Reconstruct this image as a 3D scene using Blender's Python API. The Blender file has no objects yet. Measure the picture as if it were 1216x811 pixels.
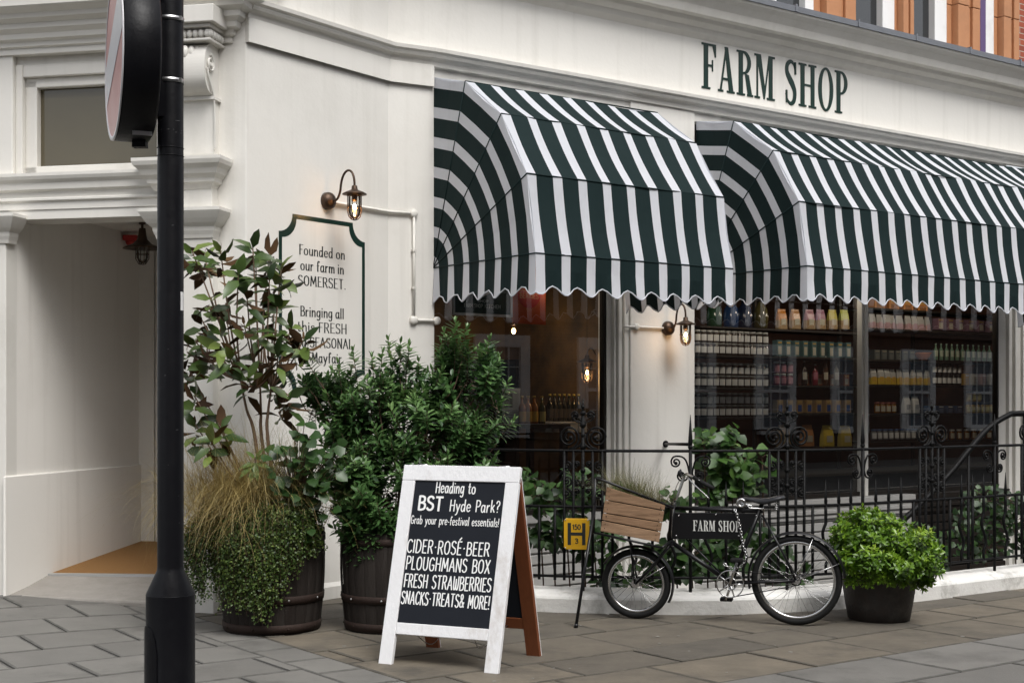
import bpy, bmesh, math, random
from mathutils import Vector, Matrix
SC = bpy.context.scene
COL = SC.collection
R = math.radians

# ---------------------------------------------------------------- camera, world, light
FPX, EYE, HZ, CX = 1650.0, 1.6, 480.0, 608.0      # focal length and horizon of the photograph (1216 px wide)
cam = bpy.data.cameras.new('Camera')
camo = bpy.data.objects.new('Camera', cam); COL.objects.link(camo)
camo.location = (0, 0, EYE); camo.rotation_euler = (R(90), 0, 0)
cam.sensor_width = 36.0; cam.lens = 36.0 * FPX / 1216.0
cam.shift_y = (HZ - 405.5) / 1216.0
cam.clip_start = 0.1; cam.clip_end = 500
SC.camera = camo

world = bpy.data.worlds.new('World'); SC.world = world; world.use_nodes = True
wn = world.node_tree.nodes; wl = world.node_tree.links
sky = wn.new('ShaderNodeTexSky'); sky.sky_type = 'NISHITA'; sky.sun_disc = False
SUN_EL, SUN_AZ = 55.0, 152.0
sky.sun_elevation = R(SUN_EL); sky.sun_rotation = R(SUN_AZ)
sky.air_density = 1.0; sky.dust_density = 4.0; sky.ozone_density = 1.0
hs = wn.new('ShaderNodeHueSaturation'); hs.inputs['Saturation'].default_value = 0.22
wl.new(sky.outputs[0], hs.inputs['Color']); wl.new(hs.outputs[0], wn['Background'].inputs['Color'])
wn['Background'].inputs['Strength'].default_value = 0.15
sun = bpy.data.lights.new('Sun', 'SUN'); sun.energy = 1.3; sun.angle = R(28); sun.color = (1.0, 0.985, 0.96)
suno = bpy.data.objects.new('Sun', sun); COL.objects.link(suno)
az = R(SUN_AZ)
sdir = Vector((math.sin(az) * math.cos(R(SUN_EL)), math.cos(az) * math.cos(R(SUN_EL)), math.sin(R(SUN_EL))))
suno.rotation_euler = sdir.to_track_quat('Z', 'Y').to_euler(); suno.location = (0, 0, 30)
SC.view_settings.view_transform = 'Standard'; SC.view_settings.look = 'None'
SC.view_settings.exposure = 0.62; SC.view_settings.gamma = 1.0
SC.cycles.use_denoising = True
SC.cycles.max_bounces = 8; SC.cycles.transparent_max_bounces = 12
SC.cycles.caustics_reflective = False; SC.cycles.caustics_refractive = False
SC.cycles.sample_clamp_indirect = 6.0

# ---------------------------------------------------------------- mesh building
class MB:
    def __init__(s): s.V = []; s.F = []; s.M = []; s.S = []; s.A = []
    def v(s, p): s.V.append(tuple(p)); return len(s.V) - 1
    def f(s, ids, m=0, sm=False, a=0.5): s.F.append(tuple(ids)); s.M.append(m); s.S.append(sm); s.A.append(a)
    def poly(s, pts, m=0, sm=False, a=0.5): s.f([s.v(p) for p in pts], m, sm, a)
    def hexa(s, c, m=0, a=0.5):          # 8 corners: bottom loop then top loop
        i = [s.v(p) for p in c]
        for q in ((3,2,1,0),(4,5,6,7),(0,1,5,4),(1,2,6,5),(2,3,7,6),(3,0,4,7)): s.f([i[k] for k in q], m, False, a)
    def box(s, c, sz, Rm=None, m=0, a=0.5):
        Rm = Rm or Matrix.Identity(3); c = Vector(c); x, y, z = sz[0]/2, sz[1]/2, sz[2]/2
        s.hexa([c + Rm @ Vector(p) for p in ((-x,-y,-z),(x,-y,-z),(x,y,-z),(-x,y,-z),(-x,-y,z),(x,-y,z),(x,y,z),(-x,y,z))], m, a)
    def fbox(s, fr, s0, s1, d0, d1, h0, h1, m=0, a=0.5):
        s.hexa([fr(s0,d1,h0), fr(s1,d1,h0), fr(s1,d0,h0), fr(s0,d0,h0), fr(s0,d1,h1), fr(s1,d1,h1), fr(s1,d0,h1), fr(s0,d0,h1)], m, a)
    def prism(s, pts, ext, m=0, a=0.5):  # outline pulled along a vector
        ext = Vector(ext); n = len(pts)
        A = [s.v(p) for p in pts]; B = [s.v(Vector(p) + ext) for p in pts]
        s.f(A[::-1], m, False, a); s.f(B, m, False, a)
        for i in range(n): s.f((A[i], A[(i+1)%n], B[(i+1)%n], B[i]), m, False, a)
    def tube(s, pts, r, n=8, m=0, a=0.5, closed=False, caps=True):
        P = [Vector(p) for p in pts]; k = len(P)
        rr = r if isinstance(r, (list, tuple)) else [r]*k
        T = []
        for i in range(k):
            a0 = P[(i-1) % k] if (i > 0 or closed) else P[i]; b0 = P[(i+1) % k] if (i < k-1 or closed) else P[i]
            t = b0 - a0; T.append(t.normalized() if t.length > 1e-9 else Vector((0,0,1)))
        ref = Vector((0,0,1)) if abs(T[0].z) < .9 else Vector((1,0,0))
        u = T[0].cross(ref).normalized(); rings = []
        for i in range(k):
            u = (u - T[i]*u.dot(T[i]))
            u = u.normalized() if u.length > 1e-6 else T[i].orthogonal().normalized()
            w = T[i].cross(u)
            rings.append([s.v(P[i] + (u*math.cos(2*math.pi*j/n) + w*math.sin(2*math.pi*j/n))*rr[i]) for j in range(n)])
        for i in range(k if closed else k-1):
            A, B = rings[i], rings[(i+1) % k]
            for j in range(n): s.f((A[j], A[(j+1)%n], B[(j+1)%n], B[j]), m, True, a)
        if caps and not closed: s.f(rings[0][::-1], m, False, a); s.f(rings[-1], m, False, a)
    def lathe(s, prof, o, n=24, axis=(0,0,1), m=0, a=0.5, caps=True, arc=None):
        ax = Vector(axis).normalized(); u = ax.orthogonal().normalized(); w = ax.cross(u); o = Vector(o)
        rings = [[s.v(o + ax*h + (u*math.cos(2*math.pi*j/n) + w*math.sin(2*math.pi*j/n))*max(r, 1e-4)) for j in range(n)] for r, h in prof]
        for A, B in zip(rings, rings[1:]):
            for j in range(n): s.f((A[j], A[(j+1)%n], B[(j+1)%n], B[j]), m, True, a)
        if caps: s.f(rings[0][::-1], m, False, a); s.f(rings[-1], m, False, a)
    def sphere(s, c, r, m=0, n=12, sz=1.0, a=0.5):
        s.lathe([(r*math.sin(math.pi*i/8), -r*sz*math.cos(math.pi*i/8)) for i in range(9)], c, n, m=m, a=a, caps=False)
    def torus(s, c, axis, R0, r, n=40, k=8, m=0, a=0.5):
        ax = Vector(axis).normalized(); u = ax.orthogonal().normalized(); w = ax.cross(u); c = Vector(c)
        s.tube([c + (u*math.cos(2*math.pi*i/n) + w*math.sin(2*math.pi*i/n))*R0 for i in range(n)], r, k, m, a, closed=True)
    def sweep(s, prof, path, m=0, a=0.5, caps=True, left=False):   # prof: (outward, height); path: plan points seen left to right from the front
        P = [Vector((p[0], p[1])) for p in path]; n = len(P); N = []
        for i in range(n):
            ns = []
            if i > 0: t = (P[i]-P[i-1]).normalized(); ns.append(Vector((t.y, -t.x)))
            if i < n-1: t = (P[i+1]-P[i]).normalized(); ns.append(Vector((t.y, -t.x)))
            q = sum(ns, Vector((0,0))).normalized(); N.append(q / max(.3, q.dot(ns[0])))
        rows = [[s.v((P[i].x + N[i].x*d, P[i].y + N[i].y*d, h)) for d, h in prof] for i in range(n)]
        for A, B in zip(rows, rows[1:]):
            for j in range(len(prof)-1): s.f((A[j], B[j], B[j+1], A[j+1]), m, False, a)
        if caps: s.f(rows[0], m, False, a); s.f(rows[-1][::-1], m, False, a)
    def ribbon(s, pts, wfun, P, m=0):     # flat stroke; P maps (x,y) to a 3D point
        n = len(pts); L = []; Rr = []
        for i in range(n):
            p = Vector(pts[i]); a0 = Vector(pts[max(0,i-1)]); b0 = Vector(pts[min(n-1,i+1)])
            t = (b0-a0); t = t.normalized() if t.length > 1e-9 else Vector((1,0))
            w = wfun(t)/2; nn = Vector((-t.y, t.x))
            if i == 0: p = p - t*w*.5
            if i == n-1: p = p + t*w*.5
            L.append(s.v(P(*(p + nn*w)))); Rr.append(s.v(P(*(p - nn*w))))
        for i in range(n-1): s.f((Rr[i], Rr[i+1], L[i+1], L[i]), m)

ROOT = {}      # object name -> world location of the thing it belongs to
def tag(o, label=None, cat=None, group=None, kind=None):
    if label: o['label'] = label
    if cat: o['category'] = cat
    if group: o['group'] = group
    if kind: o['kind'] = kind
    return o
def build(name, mb, mats, parent=None, loc=None, bevel=0.0, recalc=True):
    L = Vector(loc) if loc is not None else (ROOT[parent.name] if parent else Vector((0,0,0)))
    me = bpy.data.meshes.new(name)
    me.from_pydata([tuple(Vector(p)-L) for p in mb.V], [], mb.F)
    mats = mats if isinstance(mats, (list, tuple)) else [mats]
    for m in mats: me.materials.append(m)
    me.polygons.foreach_set('material_index', mb.M); me.polygons.foreach_set('use_smooth', mb.S)
    at = me.attributes.new('v', 'FLOAT', 'FACE'); at.data.foreach_set('value', mb.A)
    if recalc:
        bm = bmesh.new(); bm.from_mesh(me); bmesh.ops.recalc_face_normals(bm, faces=bm.faces); bm.to_mesh(me); bm.free()
    me.update()
    o = bpy.data.objects.new(name, me); COL.objects.link(o)
    if parent: o.parent = parent
    else: o.location = L
    ROOT[o.name] = L
    if bevel:
        b = o.modifiers.new('bevel', 'BEVEL'); b.width = bevel; b.segments = 2; b.limit_method = 'ANGLE'; b.angle_limit = R(40)
    return o
def thing(name, label, cat, loc, group=None):
    o = bpy.data.objects.new(name, None); COL.objects.link(o); o.location = loc; o.empty_display_size = .1
    ROOT[o.name] = Vector(loc)
    return tag(o, label, cat, group)
def struct(name, mb, mats, **k): return tag(build(name, mb, mats, **k), kind='structure')
def solo(name, mb, mats, label, cat, group=None, loc=None, **k):
    return tag(build(name, mb, mats, loc=loc, **k), label, cat, group)
def copy_tree(o, parent=None):
    c = o.copy(); COL.objects.link(c)
    if parent: c.parent = parent
    for ch in list(o.children): copy_tree(ch, c)
    return c

# ---------------------------------------------------------------- frames of reference on the site
class Frame:
    def __init__(s, o, ang):            # ang: direction of the wall in plan, degrees from +x; outward is to its right
        s.o = Vector((o[0], o[1])); s.u = Vector((math.cos(R(ang)), math.sin(R(ang)))); s.n = Vector((s.u.y, -s.u.x))
    def __call__(s, a, d, h): p = s.o + s.u*a + s.n*d; return Vector((p.x, p.y, h))
    def s_at(s, px, d=0):               # where the sight line of a photo column meets the plane at offset d
        k = (px-CX)/FPX; o = s.o + s.n*d
        return (k*o.y - o.x)/(s.u.x - k*s.u.y)
    def at(s, px, py, d=0):
        a = s.s_at(px, d); p = s(a, d, 0); return a, EYE + (HZ-py)/FPX*p.y
    def pt(s, px, py, d=0): a, h = s.at(px, py, d); return s(a, d, h)
def P(px, py, y): return Vector(((px-CX)/FPX*y, y, EYE + (HZ-py)/FPX*y))
C1 = (-2.049, 10.70); C2 = (-1.071, 12.02); C3 = (-0.725, 12.21)
F = Frame(C3, 36.0)                                       # the shop front
W = Frame(C1, math.degrees(math.atan2(C2[1]-C1[1], C2[0]-C1[0])))   # the corner panel with the painted notice
G = Frame(C2, math.degrees(math.atan2(C3[1]-C2[1], C3[0]-C2[0])))   # the short pier beside the awning
E = Frame((C1[0]-.978*6, C1[1]+.208*6), -12.0)            # the entrance front; C1 is at a = 6
def Et(t, d, h): return E(6.0-t, d, h)                    # measured leftwards from the corner
Et.__doc__ = 't runs left from the corner'
def lerp(a, b, t): return a + (b-a)*t
def sstep(t): t = max(0., min(1., t)); return t*t*(3-2*t)
def gz(x, y): return .09*sstep((-2.3-x)/1.7)*sstep((y-8)/3.0)     # the pavement rises to the doorway
def bez(p0, p1, p2, p3, n=12):
    p0, p1, p2, p3 = map(Vector, (p0,p1,p2,p3))
    return [p0*(1-t)**3 + p1*3*t*(1-t)**2 + p2*3*t*t*(1-t) + p3*t**3 for t in [i/n for i in range(n+1)]]
def crom(pts, k=6, closed=False):
    P_ = [Vector(p) for p in pts]; n = len(P_); out = []
    for i in range(n if closed else n-1):
        a = P_[(i-1)%n] if (closed or i>0) else P_[0]*2-P_[1]; b = P_[i]; c = P_[(i+1)%n]
        d = P_[(i+2)%n] if (closed or i+2<n) else c*2-b
        for j in range(k):
            t = j/k
            out.append(.5*((2*b) + (c-a)*t + (2*a-5*b+4*c-d)*t*t + (3*b-a-3*c+d)*t**3))
    if not closed: out.append(P_[-1])
    return out

# ---------------------------------------------------------------- materials
def mat(name, col, rough=.5, metal=0., var=.0, vscale=6., bump=.0, bscale=60., attr=0., col2=None, spec=.5, stretch=None, trans=0., dirt=0., dirtcol=(.05,.045,.035), rvar=0., coat=0., streak=0.):
    m = bpy.data.materials.new(name); m.use_nodes = True; nt = m.node_tree; N = nt.nodes; L = nt.links
    b = N['Principled BSDF']; out = N['Material Output']
    b.inputs['Roughness'].default_value = rough; b.inputs['Metallic'].default_value = metal
    b.inputs['Specular IOR Level'].default_value = spec; b.inputs['Coat Weight'].default_value = coat
    tc = N.new('ShaderNodeTexCoord'); mp = N.new('ShaderNodeMapping'); L.new(tc.outputs['Object'], mp.inputs[0])
    if stretch: mp.inputs['Scale'].default_value = stretch
    c2 = col2 or tuple(min(1, c*.55) for c in col)
    def rgb(c):
        n = N.new('ShaderNodeRGB'); n.outputs[0].default_value = (*c, 1); return n.outputs[0]
    def mix(fac, a, bb):
        n = N.new('ShaderNodeMix'); n.data_type = 'RGBA'
        if isinstance(fac, float): n.inputs[0].default_value = fac
        else: L.new(fac, n.inputs[0])
        L.new(a, n.inputs[6]); L.new(bb, n.inputs[7]); return n.outputs[2]
    def mul(s, k, add=0.):
        n = N.new('ShaderNodeMath'); n.operation = 'MULTIPLY_ADD'; L.new(s, n.inputs[0]); n.inputs[1].default_value = k; n.inputs[2].default_value = add; n.use_clamp = True; return n.outputs[0]
    def noise(sc, det=5, ro=.6):
        n = N.new('ShaderNodeTexNoise'); n.inputs['Scale'].default_value = sc; n.inputs['Detail'].default_value = det; n.inputs['Roughness'].default_value = ro
        L.new(mp.outputs[0], n.inputs['Vector']); return n.outputs['Fac']
    c = rgb(col)
    if attr:
        a = N.new('ShaderNodeAttribute'); a.attribute_name = 'v'
        c = mix(mul(a.outputs['Fac'], attr, .5-attr/2), rgb(c2), c) if not col2 else mix(mul(a.outputs['Fac'], attr), c, rgb(c2))
    if var:
        nz = noise(vscale)
        c = mix(mul(nz, var*2.2, -var*.6), c, rgb(c2) if not attr else rgb(tuple(q*.5 for q in col)))
    if dirt:
        nz = noise(vscale*.35, 8, .7)
        c = mix(mul(nz, 5.*dirt, -2.6*dirt), c, rgb(dirtcol))
    if streak:
        m2 = N.new('ShaderNodeMapping'); L.new(tc.outputs['Object'], m2.inputs[0]); m2.inputs['Scale'].default_value = (5, 5, .22)
        n2 = N.new('ShaderNodeTexNoise'); n2.inputs['Scale'].default_value = 1.6; n2.inputs['Detail'].default_value = 7; L.new(m2.outputs[0], n2.inputs['Vector'])
        c = mix(mul(n2.outputs['Fac'], 3.2*streak, -1.75*streak), c, rgb(dirtcol))
    L.new(c, b.inputs['Base Color'])
    if rvar: L.new(mul(noise(vscale*2), rvar, rough-rvar/2), b.inputs['Roughness'])
    if bump:
        bp = N.new('ShaderNodeBump'); bp.inputs['Strength'].default_value = bump; bp.inputs['Distance'].default_value = .01
        L.new(noise(bscale, 6), bp.inputs['Height']); L.new(bp.outputs[0], b.inputs['Normal'])
    if trans:
        t = N.new('ShaderNodeBsdfTranslucent'); L.new(c, t.inputs['Color']); ms = N.new('ShaderNodeMixShader'); ms.inputs[0].default_value = trans
        L.new(b.outputs[0], ms.inputs[1]); L.new(t.outputs[0], ms.inputs[2]); L.new(ms.outputs[0], out.inputs['Surface'])
    return m
def emis(name, col, st):
    m = bpy.data.materials.new(name); m.use_nodes = True; b = m.node_tree.nodes['Principled BSDF']
    b.inputs['Base Color'].default_value = (*col,1); b.inputs['Emission Color'].default_value = (*col,1); b.inputs['Emission Strength'].default_value = st
    return m
def glassm(name, tint=(.93,.95,.94), ior=1.5, k=2.0, rough=.0):
    m = bpy.data.materials.new(name); m.use_nodes = True; N = m.node_tree.nodes; L = m.node_tree.links
    N.remove(N['Principled BSDF']); out = N['Material Output']
    t = N.new('ShaderNodeBsdfTransparent'); t.inputs[0].default_value = (*tint,1)
    g = N.new('ShaderNodeBsdfGlossy'); g.inputs['Roughness'].default_value = rough
    fr = N.new('ShaderNodeFresnel'); fr.inputs[0].default_value = ior
    mm = N.new('ShaderNodeMath'); mm.operation = 'MULTIPLY'; mm.inputs[1].default_value = k; mm.use_clamp = True; L.new(fr.outputs[0], mm.inputs[0])
    ms = N.new('ShaderNodeMixShader'); L.new(mm.outputs[0], ms.inputs[0]); L.new(t.outputs[0], ms.inputs[1]); L.new(g.outputs[0], ms.inputs[2])
    L.new(ms.outputs[0], out.inputs['Surface']); return m

M = {}
M['wall'] = mat('cream_paint', (.71,.69,.645), .55, var=.14, vscale=1.3, col2=(.60,.585,.55), bump=.22, bscale=16, dirt=.22, dirtcol=(.42,.40,.35), streak=.42)
M['trim'] = mat('cream_gloss_paint', (.69,.67,.625), .42, var=.12, vscale=3, col2=(.55,.52,.46), bump=.08, bscale=40, dirt=.35, dirtcol=(.40,.38,.33), streak=.25)
M['porch'] = mat('porch_paint', (.80,.775,.73), .6, var=.14, vscale=1.1, bump=.18, bscale=16, col2=(.58,.55,.5), dirt=.2, dirtcol=(.42,.38,.33), streak=.3)
M['white'] = mat('white_paint', (.78,.78,.77), .5, var=.12, vscale=5, col2=(.62,.61,.58), bump=.15, bscale=60, dirt=.35, dirtcol=(.42,.40,.35))
M['stall'] = mat('stallriser_paint', (.40,.39,.37), .5, var=.1, vscale=3, dirt=.3, dirtcol=(.3,.28,.24))
M['grime'] = mat('kerb_white_paint', (.74,.73,.70), .6, var=.25, vscale=9, col2=(.5,.48,.44), bump=.5, bscale=35, dirt=.75, dirtcol=(.16,.15,.12))
M['awnw'] = mat('awning_white', (.74,.755,.80), .75, var=.14, vscale=5, col2=(.58,.60,.65), bump=.16, bscale=30, dirt=.2, dirtcol=(.42,.43,.45), streak=.2, trans=.38, spec=.2)
M['awng'] = mat('awning_green', (.0065,.0165,.0170), .75, var=.3, vscale=4, col2=(.013,.027,.028), bump=.10, bscale=45, trans=.08, spec=.15)
M['green'] = mat('green_sign_paint', (.006,.026,.019), .3, var=.1)
M['ink'] = mat('dark_lettering', (.02,.024,.022), .5)
M['black'] = mat('black_gloss_paint', (.005,.005,.006), .34, spec=.35, var=.2, vscale=20, bump=.1, bscale=90, rvar=.25)
M['post'] = mat('post_black_paint', (.0045,.0045,.006), .42, spec=.22, var=.2, vscale=9, bump=.18, bscale=26, rvar=.25)
M['iron'] = mat('iron_black_paint', (.0040,.0040,.0043), .5, spec=.15, var=.3, vscale=30, bump=.35, bscale=70, rvar=.3)
M['lead'] = mat('lead_flashing', (.17,.18,.20), .5, var=.3, vscale=9, bump=.2)
M['terra'] = mat('terracotta', (.46,.215,.10), .65, var=.35, vscale=7, col2=(.30,.125,.055), bump=.25, bscale=40, dirt=.25, dirtcol=(.22,.12,.07))
M['purple'] = mat('purple_paint', (.10,.06,.16), .5)
M['bronze'] = mat('aged_bronze', (.085,.055,.038), .42, .8, var=.4, vscale=40, col2=(.03,.02,.015), bump=.2)
M['chrome'] = mat('chrome', (.62,.62,.62), .22, 1., var=.3, vscale=50, col2=(.3,.29,.28))
M['steel'] = mat('steel_band', (.50,.50,.50), .35, 1.)
M['rubber'] = mat('black_rubber', (.008,.008,.008), .75, spec=.25, bump=.2)
M['leather'] = mat('black_leather', (.018,.019,.022), .36, var=.3, vscale=20, bump=.3, bscale=80)
M['chalk'] = mat('chalkboard', (.009,.011,.016), .7, spec=.2, var=.3, vscale=6, col2=(.016,.019,.025))
M['chalkpen'] = mat('chalk_pen', (.78,.78,.77), .7)
M['brownwood'] = mat('brown_stained_wood', (.20,.058,.018), .5, var=.5, vscale=8, stretch=(8,8,1), bump=.2)
M['slate'] = mat('joint_dirt', (.020,.019,.017), .95, var=.4, vscale=20)
M['copper'] = mat('copper_brown_pot', (.036,.027,.023), .55, .1, spec=.35, var=.5, vscale=12, col2=(.024,.032,.033), bump=.4, bscale=50, dirt=.8, dirtcol=(.075,.066,.058))
M['soil'] = mat('soil', (.022,.016,.011), .95, bump=.8, bscale=40)
M['coir'] = mat('coir_mat', (.31,.155,.045), .95, var=.45, vscale=30, bump=.8, bscale=180, stretch=(1,6,1))
M['stone'] = mat('step_stone', (.27,.25,.225), .8, var=.4, vscale=7, bump=.4, bscale=30, dirt=.4, dirtcol=(.12,.11,.09))
M['alu'] = mat('aluminium_strip', (.5,.5,.5), .4, .6)
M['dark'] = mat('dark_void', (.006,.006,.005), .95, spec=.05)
M['shopwall'] = mat('shop_wood_panel', (.085,.030,.012), .5, var=.5, vscale=3, stretch=(5,5,.6), bump=.2)
M['shopgold'] = mat('shop_ochre_wall', (.20,.10,.028), .7, var=1.2, vscale=1.6, col2=(.04,.025,.014))
M['shopfloor'] = mat('shop_floor', (.05,.04,.03), .4)
M['shelf'] = mat('dark_shelf', (.016,.012,.009), .55, spec=.25, var=.3)
M['red'] = mat('red_plastic', (.40,.02,.015), .4)
M['yellow'] = mat('yellow_plate', (.72,.40,.015), .4, var=.15, vscale=20, dirt=.3, dirtcol=(.35,.2,.02))
M['glass'] = glassm('shop_glass', k=2.8)
M['tglass'] = glassm('lantern_glass', k=1.2)
M['upglass'] = mat('upper_glass', (.02,.022,.024), .04, spec=.9)
M['transom'] = mat('transom_glass', (.095,.080,.048), .05, var=.3, vscale=1.5, spec=.7)
M['bulb'] = emis('lit_bulb', (1.,.55,.20), 7.)
M['bulb2'] = emis('warm_filament', (1.,.50,.16), 60.)
M['letterpale'] = mat('pale_lettering', (.62,.63,.60), .5)
def brickmat(name, c1, c2, mortar, frame_ang, bw=.225, bh=.075):
    m = bpy.data.materials.new(name); m.use_nodes = True; N = m.node_tree.nodes; L = m.node_tree.links; b = N['Principled BSDF']
    tc = N.new('ShaderNodeTexCoord'); mp = N.new('ShaderNodeMapping'); mp.vector_type = 'POINT'
    mp.inputs['Rotation'].default_value = (0, 0, -R(frame_ang)); L.new(tc.outputs['Object'], mp.inputs[0])
    sx = N.new('ShaderNodeSeparateXYZ'); L.new(mp.outputs[0], sx.inputs[0]); cx = N.new('ShaderNodeCombineXYZ')
    L.new(sx.outputs[0], cx.inputs[0]); L.new(sx.outputs[2], cx.inputs[1])
    t = N.new('ShaderNodeTexBrick'); L.new(cx.outputs[0], t.inputs['Vector'])
    t.inputs['Color1'].default_value = (*c1,1); t.inputs['Color2'].default_value = (*c2,1); t.inputs['Mortar'].default_value = (*mortar,1)
    t.inputs['Scale'].default_value = 1; t.inputs['Mortar Size'].default_value = .006; t.inputs['Brick Width'].default_value = bw; t.inputs['Row Height'].default_value = bh
    L.new(t.outputs['Color'], b.inputs['Base Color']); b.inputs['Roughness'].default_value = .85
    bp = N.new('ShaderNodeBump'); bp.inputs['Strength'].default_value = .5; bp.inputs['Distance'].default_value = .01; bp.invert = True
    L.new(t.outputs['Fac'], bp.inputs['Height']); L.new(bp.outputs[0], b.inputs['Normal'])
    return m
M['brick'] = brickmat('red_brick', (.33,.075,.035), (.22,.05,.028), (.36,.30,.24), 36)
M['brick2'] = brickmat('brown_brick', (.10,.05,.035), (.07,.04,.028), (.12,.10,.085), 36)
M['slab'] = mat('concrete_slab', (.140,.134,.122), .8, var=.35, vscale=3, attr=.55, col2=(.212,.203,.184), bump=.35, bscale=60, dirt=.9, dirtcol=(.065,.062,.055))
M['york'] = mat('york_stone', (.098,.087,.070), .78, var=.5, vscale=3.2, attr=.95, col2=(.185,.155,.113), bump=.5, bscale=28, dirt=1.0, dirtcol=(.045,.041,.035), rvar=.3)
M['slabedge'] = mat('slab_edge_dirt', (.060,.058,.050), .9, var=.8, vscale=9, col2=(.15,.145,.135), bump=.4)
M['yorkedge'] = mat('york_edge_dirt', (.040,.036,.030), .9, var=.9, vscale=9, col2=(.13,.115,.09), bump=.5)
M['asphalt'] = mat('asphalt', (.045,.045,.045), .9, bump=.5, bscale=90)

# ================================================================ the ground
RAILPTS = [(-.95,12.05),(-.72,11.45),(-.30,10.98),(.25,10.72),(.85,10.62),(1.45,10.58),(2.05,10.68),(2.65,10.90),(3.34,11.32),(4.42,12.08),(5.9,13.16),(7.6,14.39)]
RAIL = crom([Vector((*p,0)) for p in RAILPTS], 8)
RL = [0.]
for a_, b_ in zip(RAIL, RAIL[1:]): RL.append(RL[-1] + (b_-a_).length)
def rail(l, off=0., h=0.):            # a point along the railing, off towards the building
    for i in range(len(RAIL)-1):
        if RL[i+1] >= l or i == len(RAIL)-2:
            t = (l-RL[i])/(RL[i+1]-RL[i]); p = RAIL[i].lerp(RAIL[i+1], t); d = (RAIL[i+1]-RAIL[i]).normalized()
            return Vector((p.x - d.y*off, p.y + d.x*off, h))
def rail_l(px, off=.12):
    best = min(range(0, 1200), key=lambda i: abs(CX + FPX*rail(i*RL[-1]/1200, off).x/rail(i*RL[-1]/1200, off).y - px))
    return best*RL[-1]/1200
def rdir(l): d = rail(l+.02) - rail(l-.02); return d.normalized()

def sheet(name, poly, z, m):
    bm = bmesh.new(); f = bm.faces.new([bm.verts.new((p[0], p[1], z)) for p in poly]); bmesh.ops.triangulate(bm, faces=[f]); bmesh.ops.recalc_face_normals(bm, faces=bm.faces)
    me = bpy.data.meshes.new(name); bm.to_mesh(me); bm.free()
    if me.polygons[0].normal.z < 0: me.flip_normals()
    me.materials.append(m); o = bpy.data.objects.new(name, me); COL.objects.link(o); return tag(o, kind='structure')
inner = [tuple(rail(i*RL[-1]/60, .12))[:2] for i in range(61)]
sheet('pavement', inner + [tuple(F(40,3.1,0))[:2], tuple(F(40,6.6,0))[:2], tuple(F(-60,6.6,0))[:2], tuple(F(-60,-30,0))[:2], (-.95,40)], -.014, M['slate'])
mb = MB(); mb.poly([F(-90,6.75,-.12), F(90,6.75,-.12), F(90,12.6,-.12), F(-90,12.6,-.12)]); struct('road', mb, M['asphalt'])
mb = MB()
for i in range(-30, 30): mb.fbox(F, i*.915, i*.915+.909, 6.6, 6.75, -.13, .004)
struct('road_kerb', mb, M['stone'], bevel=.012)
mb = MB(); mb.poly([F(-90,12.6,.0), F(90,12.6,.0), F(90,90,.0), F(-90,90,.0)]); struct('far_pavement', mb, M['slab'])
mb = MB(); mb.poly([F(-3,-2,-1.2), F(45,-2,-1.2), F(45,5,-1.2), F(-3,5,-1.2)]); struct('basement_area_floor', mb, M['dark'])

random.seed(4)
def clip(poly, p, n):                 # keep the side n points to
    out = []
    for i in range(len(poly)):
        a, b = poly[i], poly[(i+1) % len(poly)]; da, db = (a-p).dot(n), (b-p).dot(n)
        if da >= 0: out.append(a)
        if da*db < 0: out.append(a.lerp(b, da/(da-db)))
    return out
def slab(mb, poly, top, a):
    c = sum(poly, Vector((0,0)))/len(poly); q = []
    bv = [p + (c-p).normalized()*.010 for p in poly]; bw = [p + (c-p).normalized()*random.uniform(.014,.030) for p in poly]
    lo = [mb.v((p.x, p.y, gz(p.x,p.y)-.02)) for p in poly]; md = [mb.v((p.x, p.y, gz(p.x,p.y)+top-.003)) for p in poly]; up = [mb.v((p.x, p.y, gz(p.x,p.y)+top)) for p in bv]; ce = [mb.v((p.x, p.y, gz(p.x,p.y)+top)) for p in bw]
    n = len(poly)
    for i in range(n):
        j = (i+1) % n; mb.f((lo[i], lo[j], md[j], md[i]), 0, False, a); mb.f((md[i], md[j], up[j], up[i]), 1, False, a); mb.f((up[i], up[j], ce[j], ce[i]), 1, False, a)
    mb.f(ce, 0, False, a)
def rowslabs(mb, s0, s1, d0, d1, rows, lens, jog, gap=.017, region=None, curve=False, amp=.0015):
    d = d0; r = 0
    while d < d1:
        rh = rows(); s = s0 - random.random()*1.0 if jog is None else s0 - (r % 2)*jog
        while s < s1:
            ln = lens()
            q = [F(s+gap/2,d+gap/2,0), F(s+ln-gap/2,d+gap/2,0), F(s+ln-gap/2,d+rh-gap/2,0), F(s+gap/2,d+rh-gap/2,0)]
            q = [Vector((p.x,p.y)) for p in q]
            for (ps, pd, ns, nd) in (region or []):
                pp = F(ps,pd,0); n3 = F(ps+ns,pd+nd,0)-pp; q = clip(q, Vector((pp.x,pp.y)), Vector((n3.x,n3.y))) if len(q) > 2 else q
            if curve and len(q) > 2:
                c = sum(q, Vector((0,0)))/len(q); i = min(range(len(RAIL)-1), key=lambda k: (RAIL[k].to_2d()-c).length)
                t = (RAIL[i+1]-RAIL[i]).normalized(); q = clip(q, RAIL[i].to_2d() + Vector((-t.y,t.x))*.08, Vector((t.y,-t.x)))
            if len(q) > 2:
                c = sum(q, Vector((0,0)))/len(q)
                if c.y > 2.5 and abs(c.x) < 9: slab(mb, q, random.uniform(-amp, amp), random.random())
            s += ln
        d += rh; r += 1
YB = -2.36; YD = 4.53
mb = MB(); rowslabs(mb, -12, YB-.32, -4, 6.6, lambda: .52, lambda: .66, .33, region=[(YB-.32,0,-1,0)])
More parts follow.
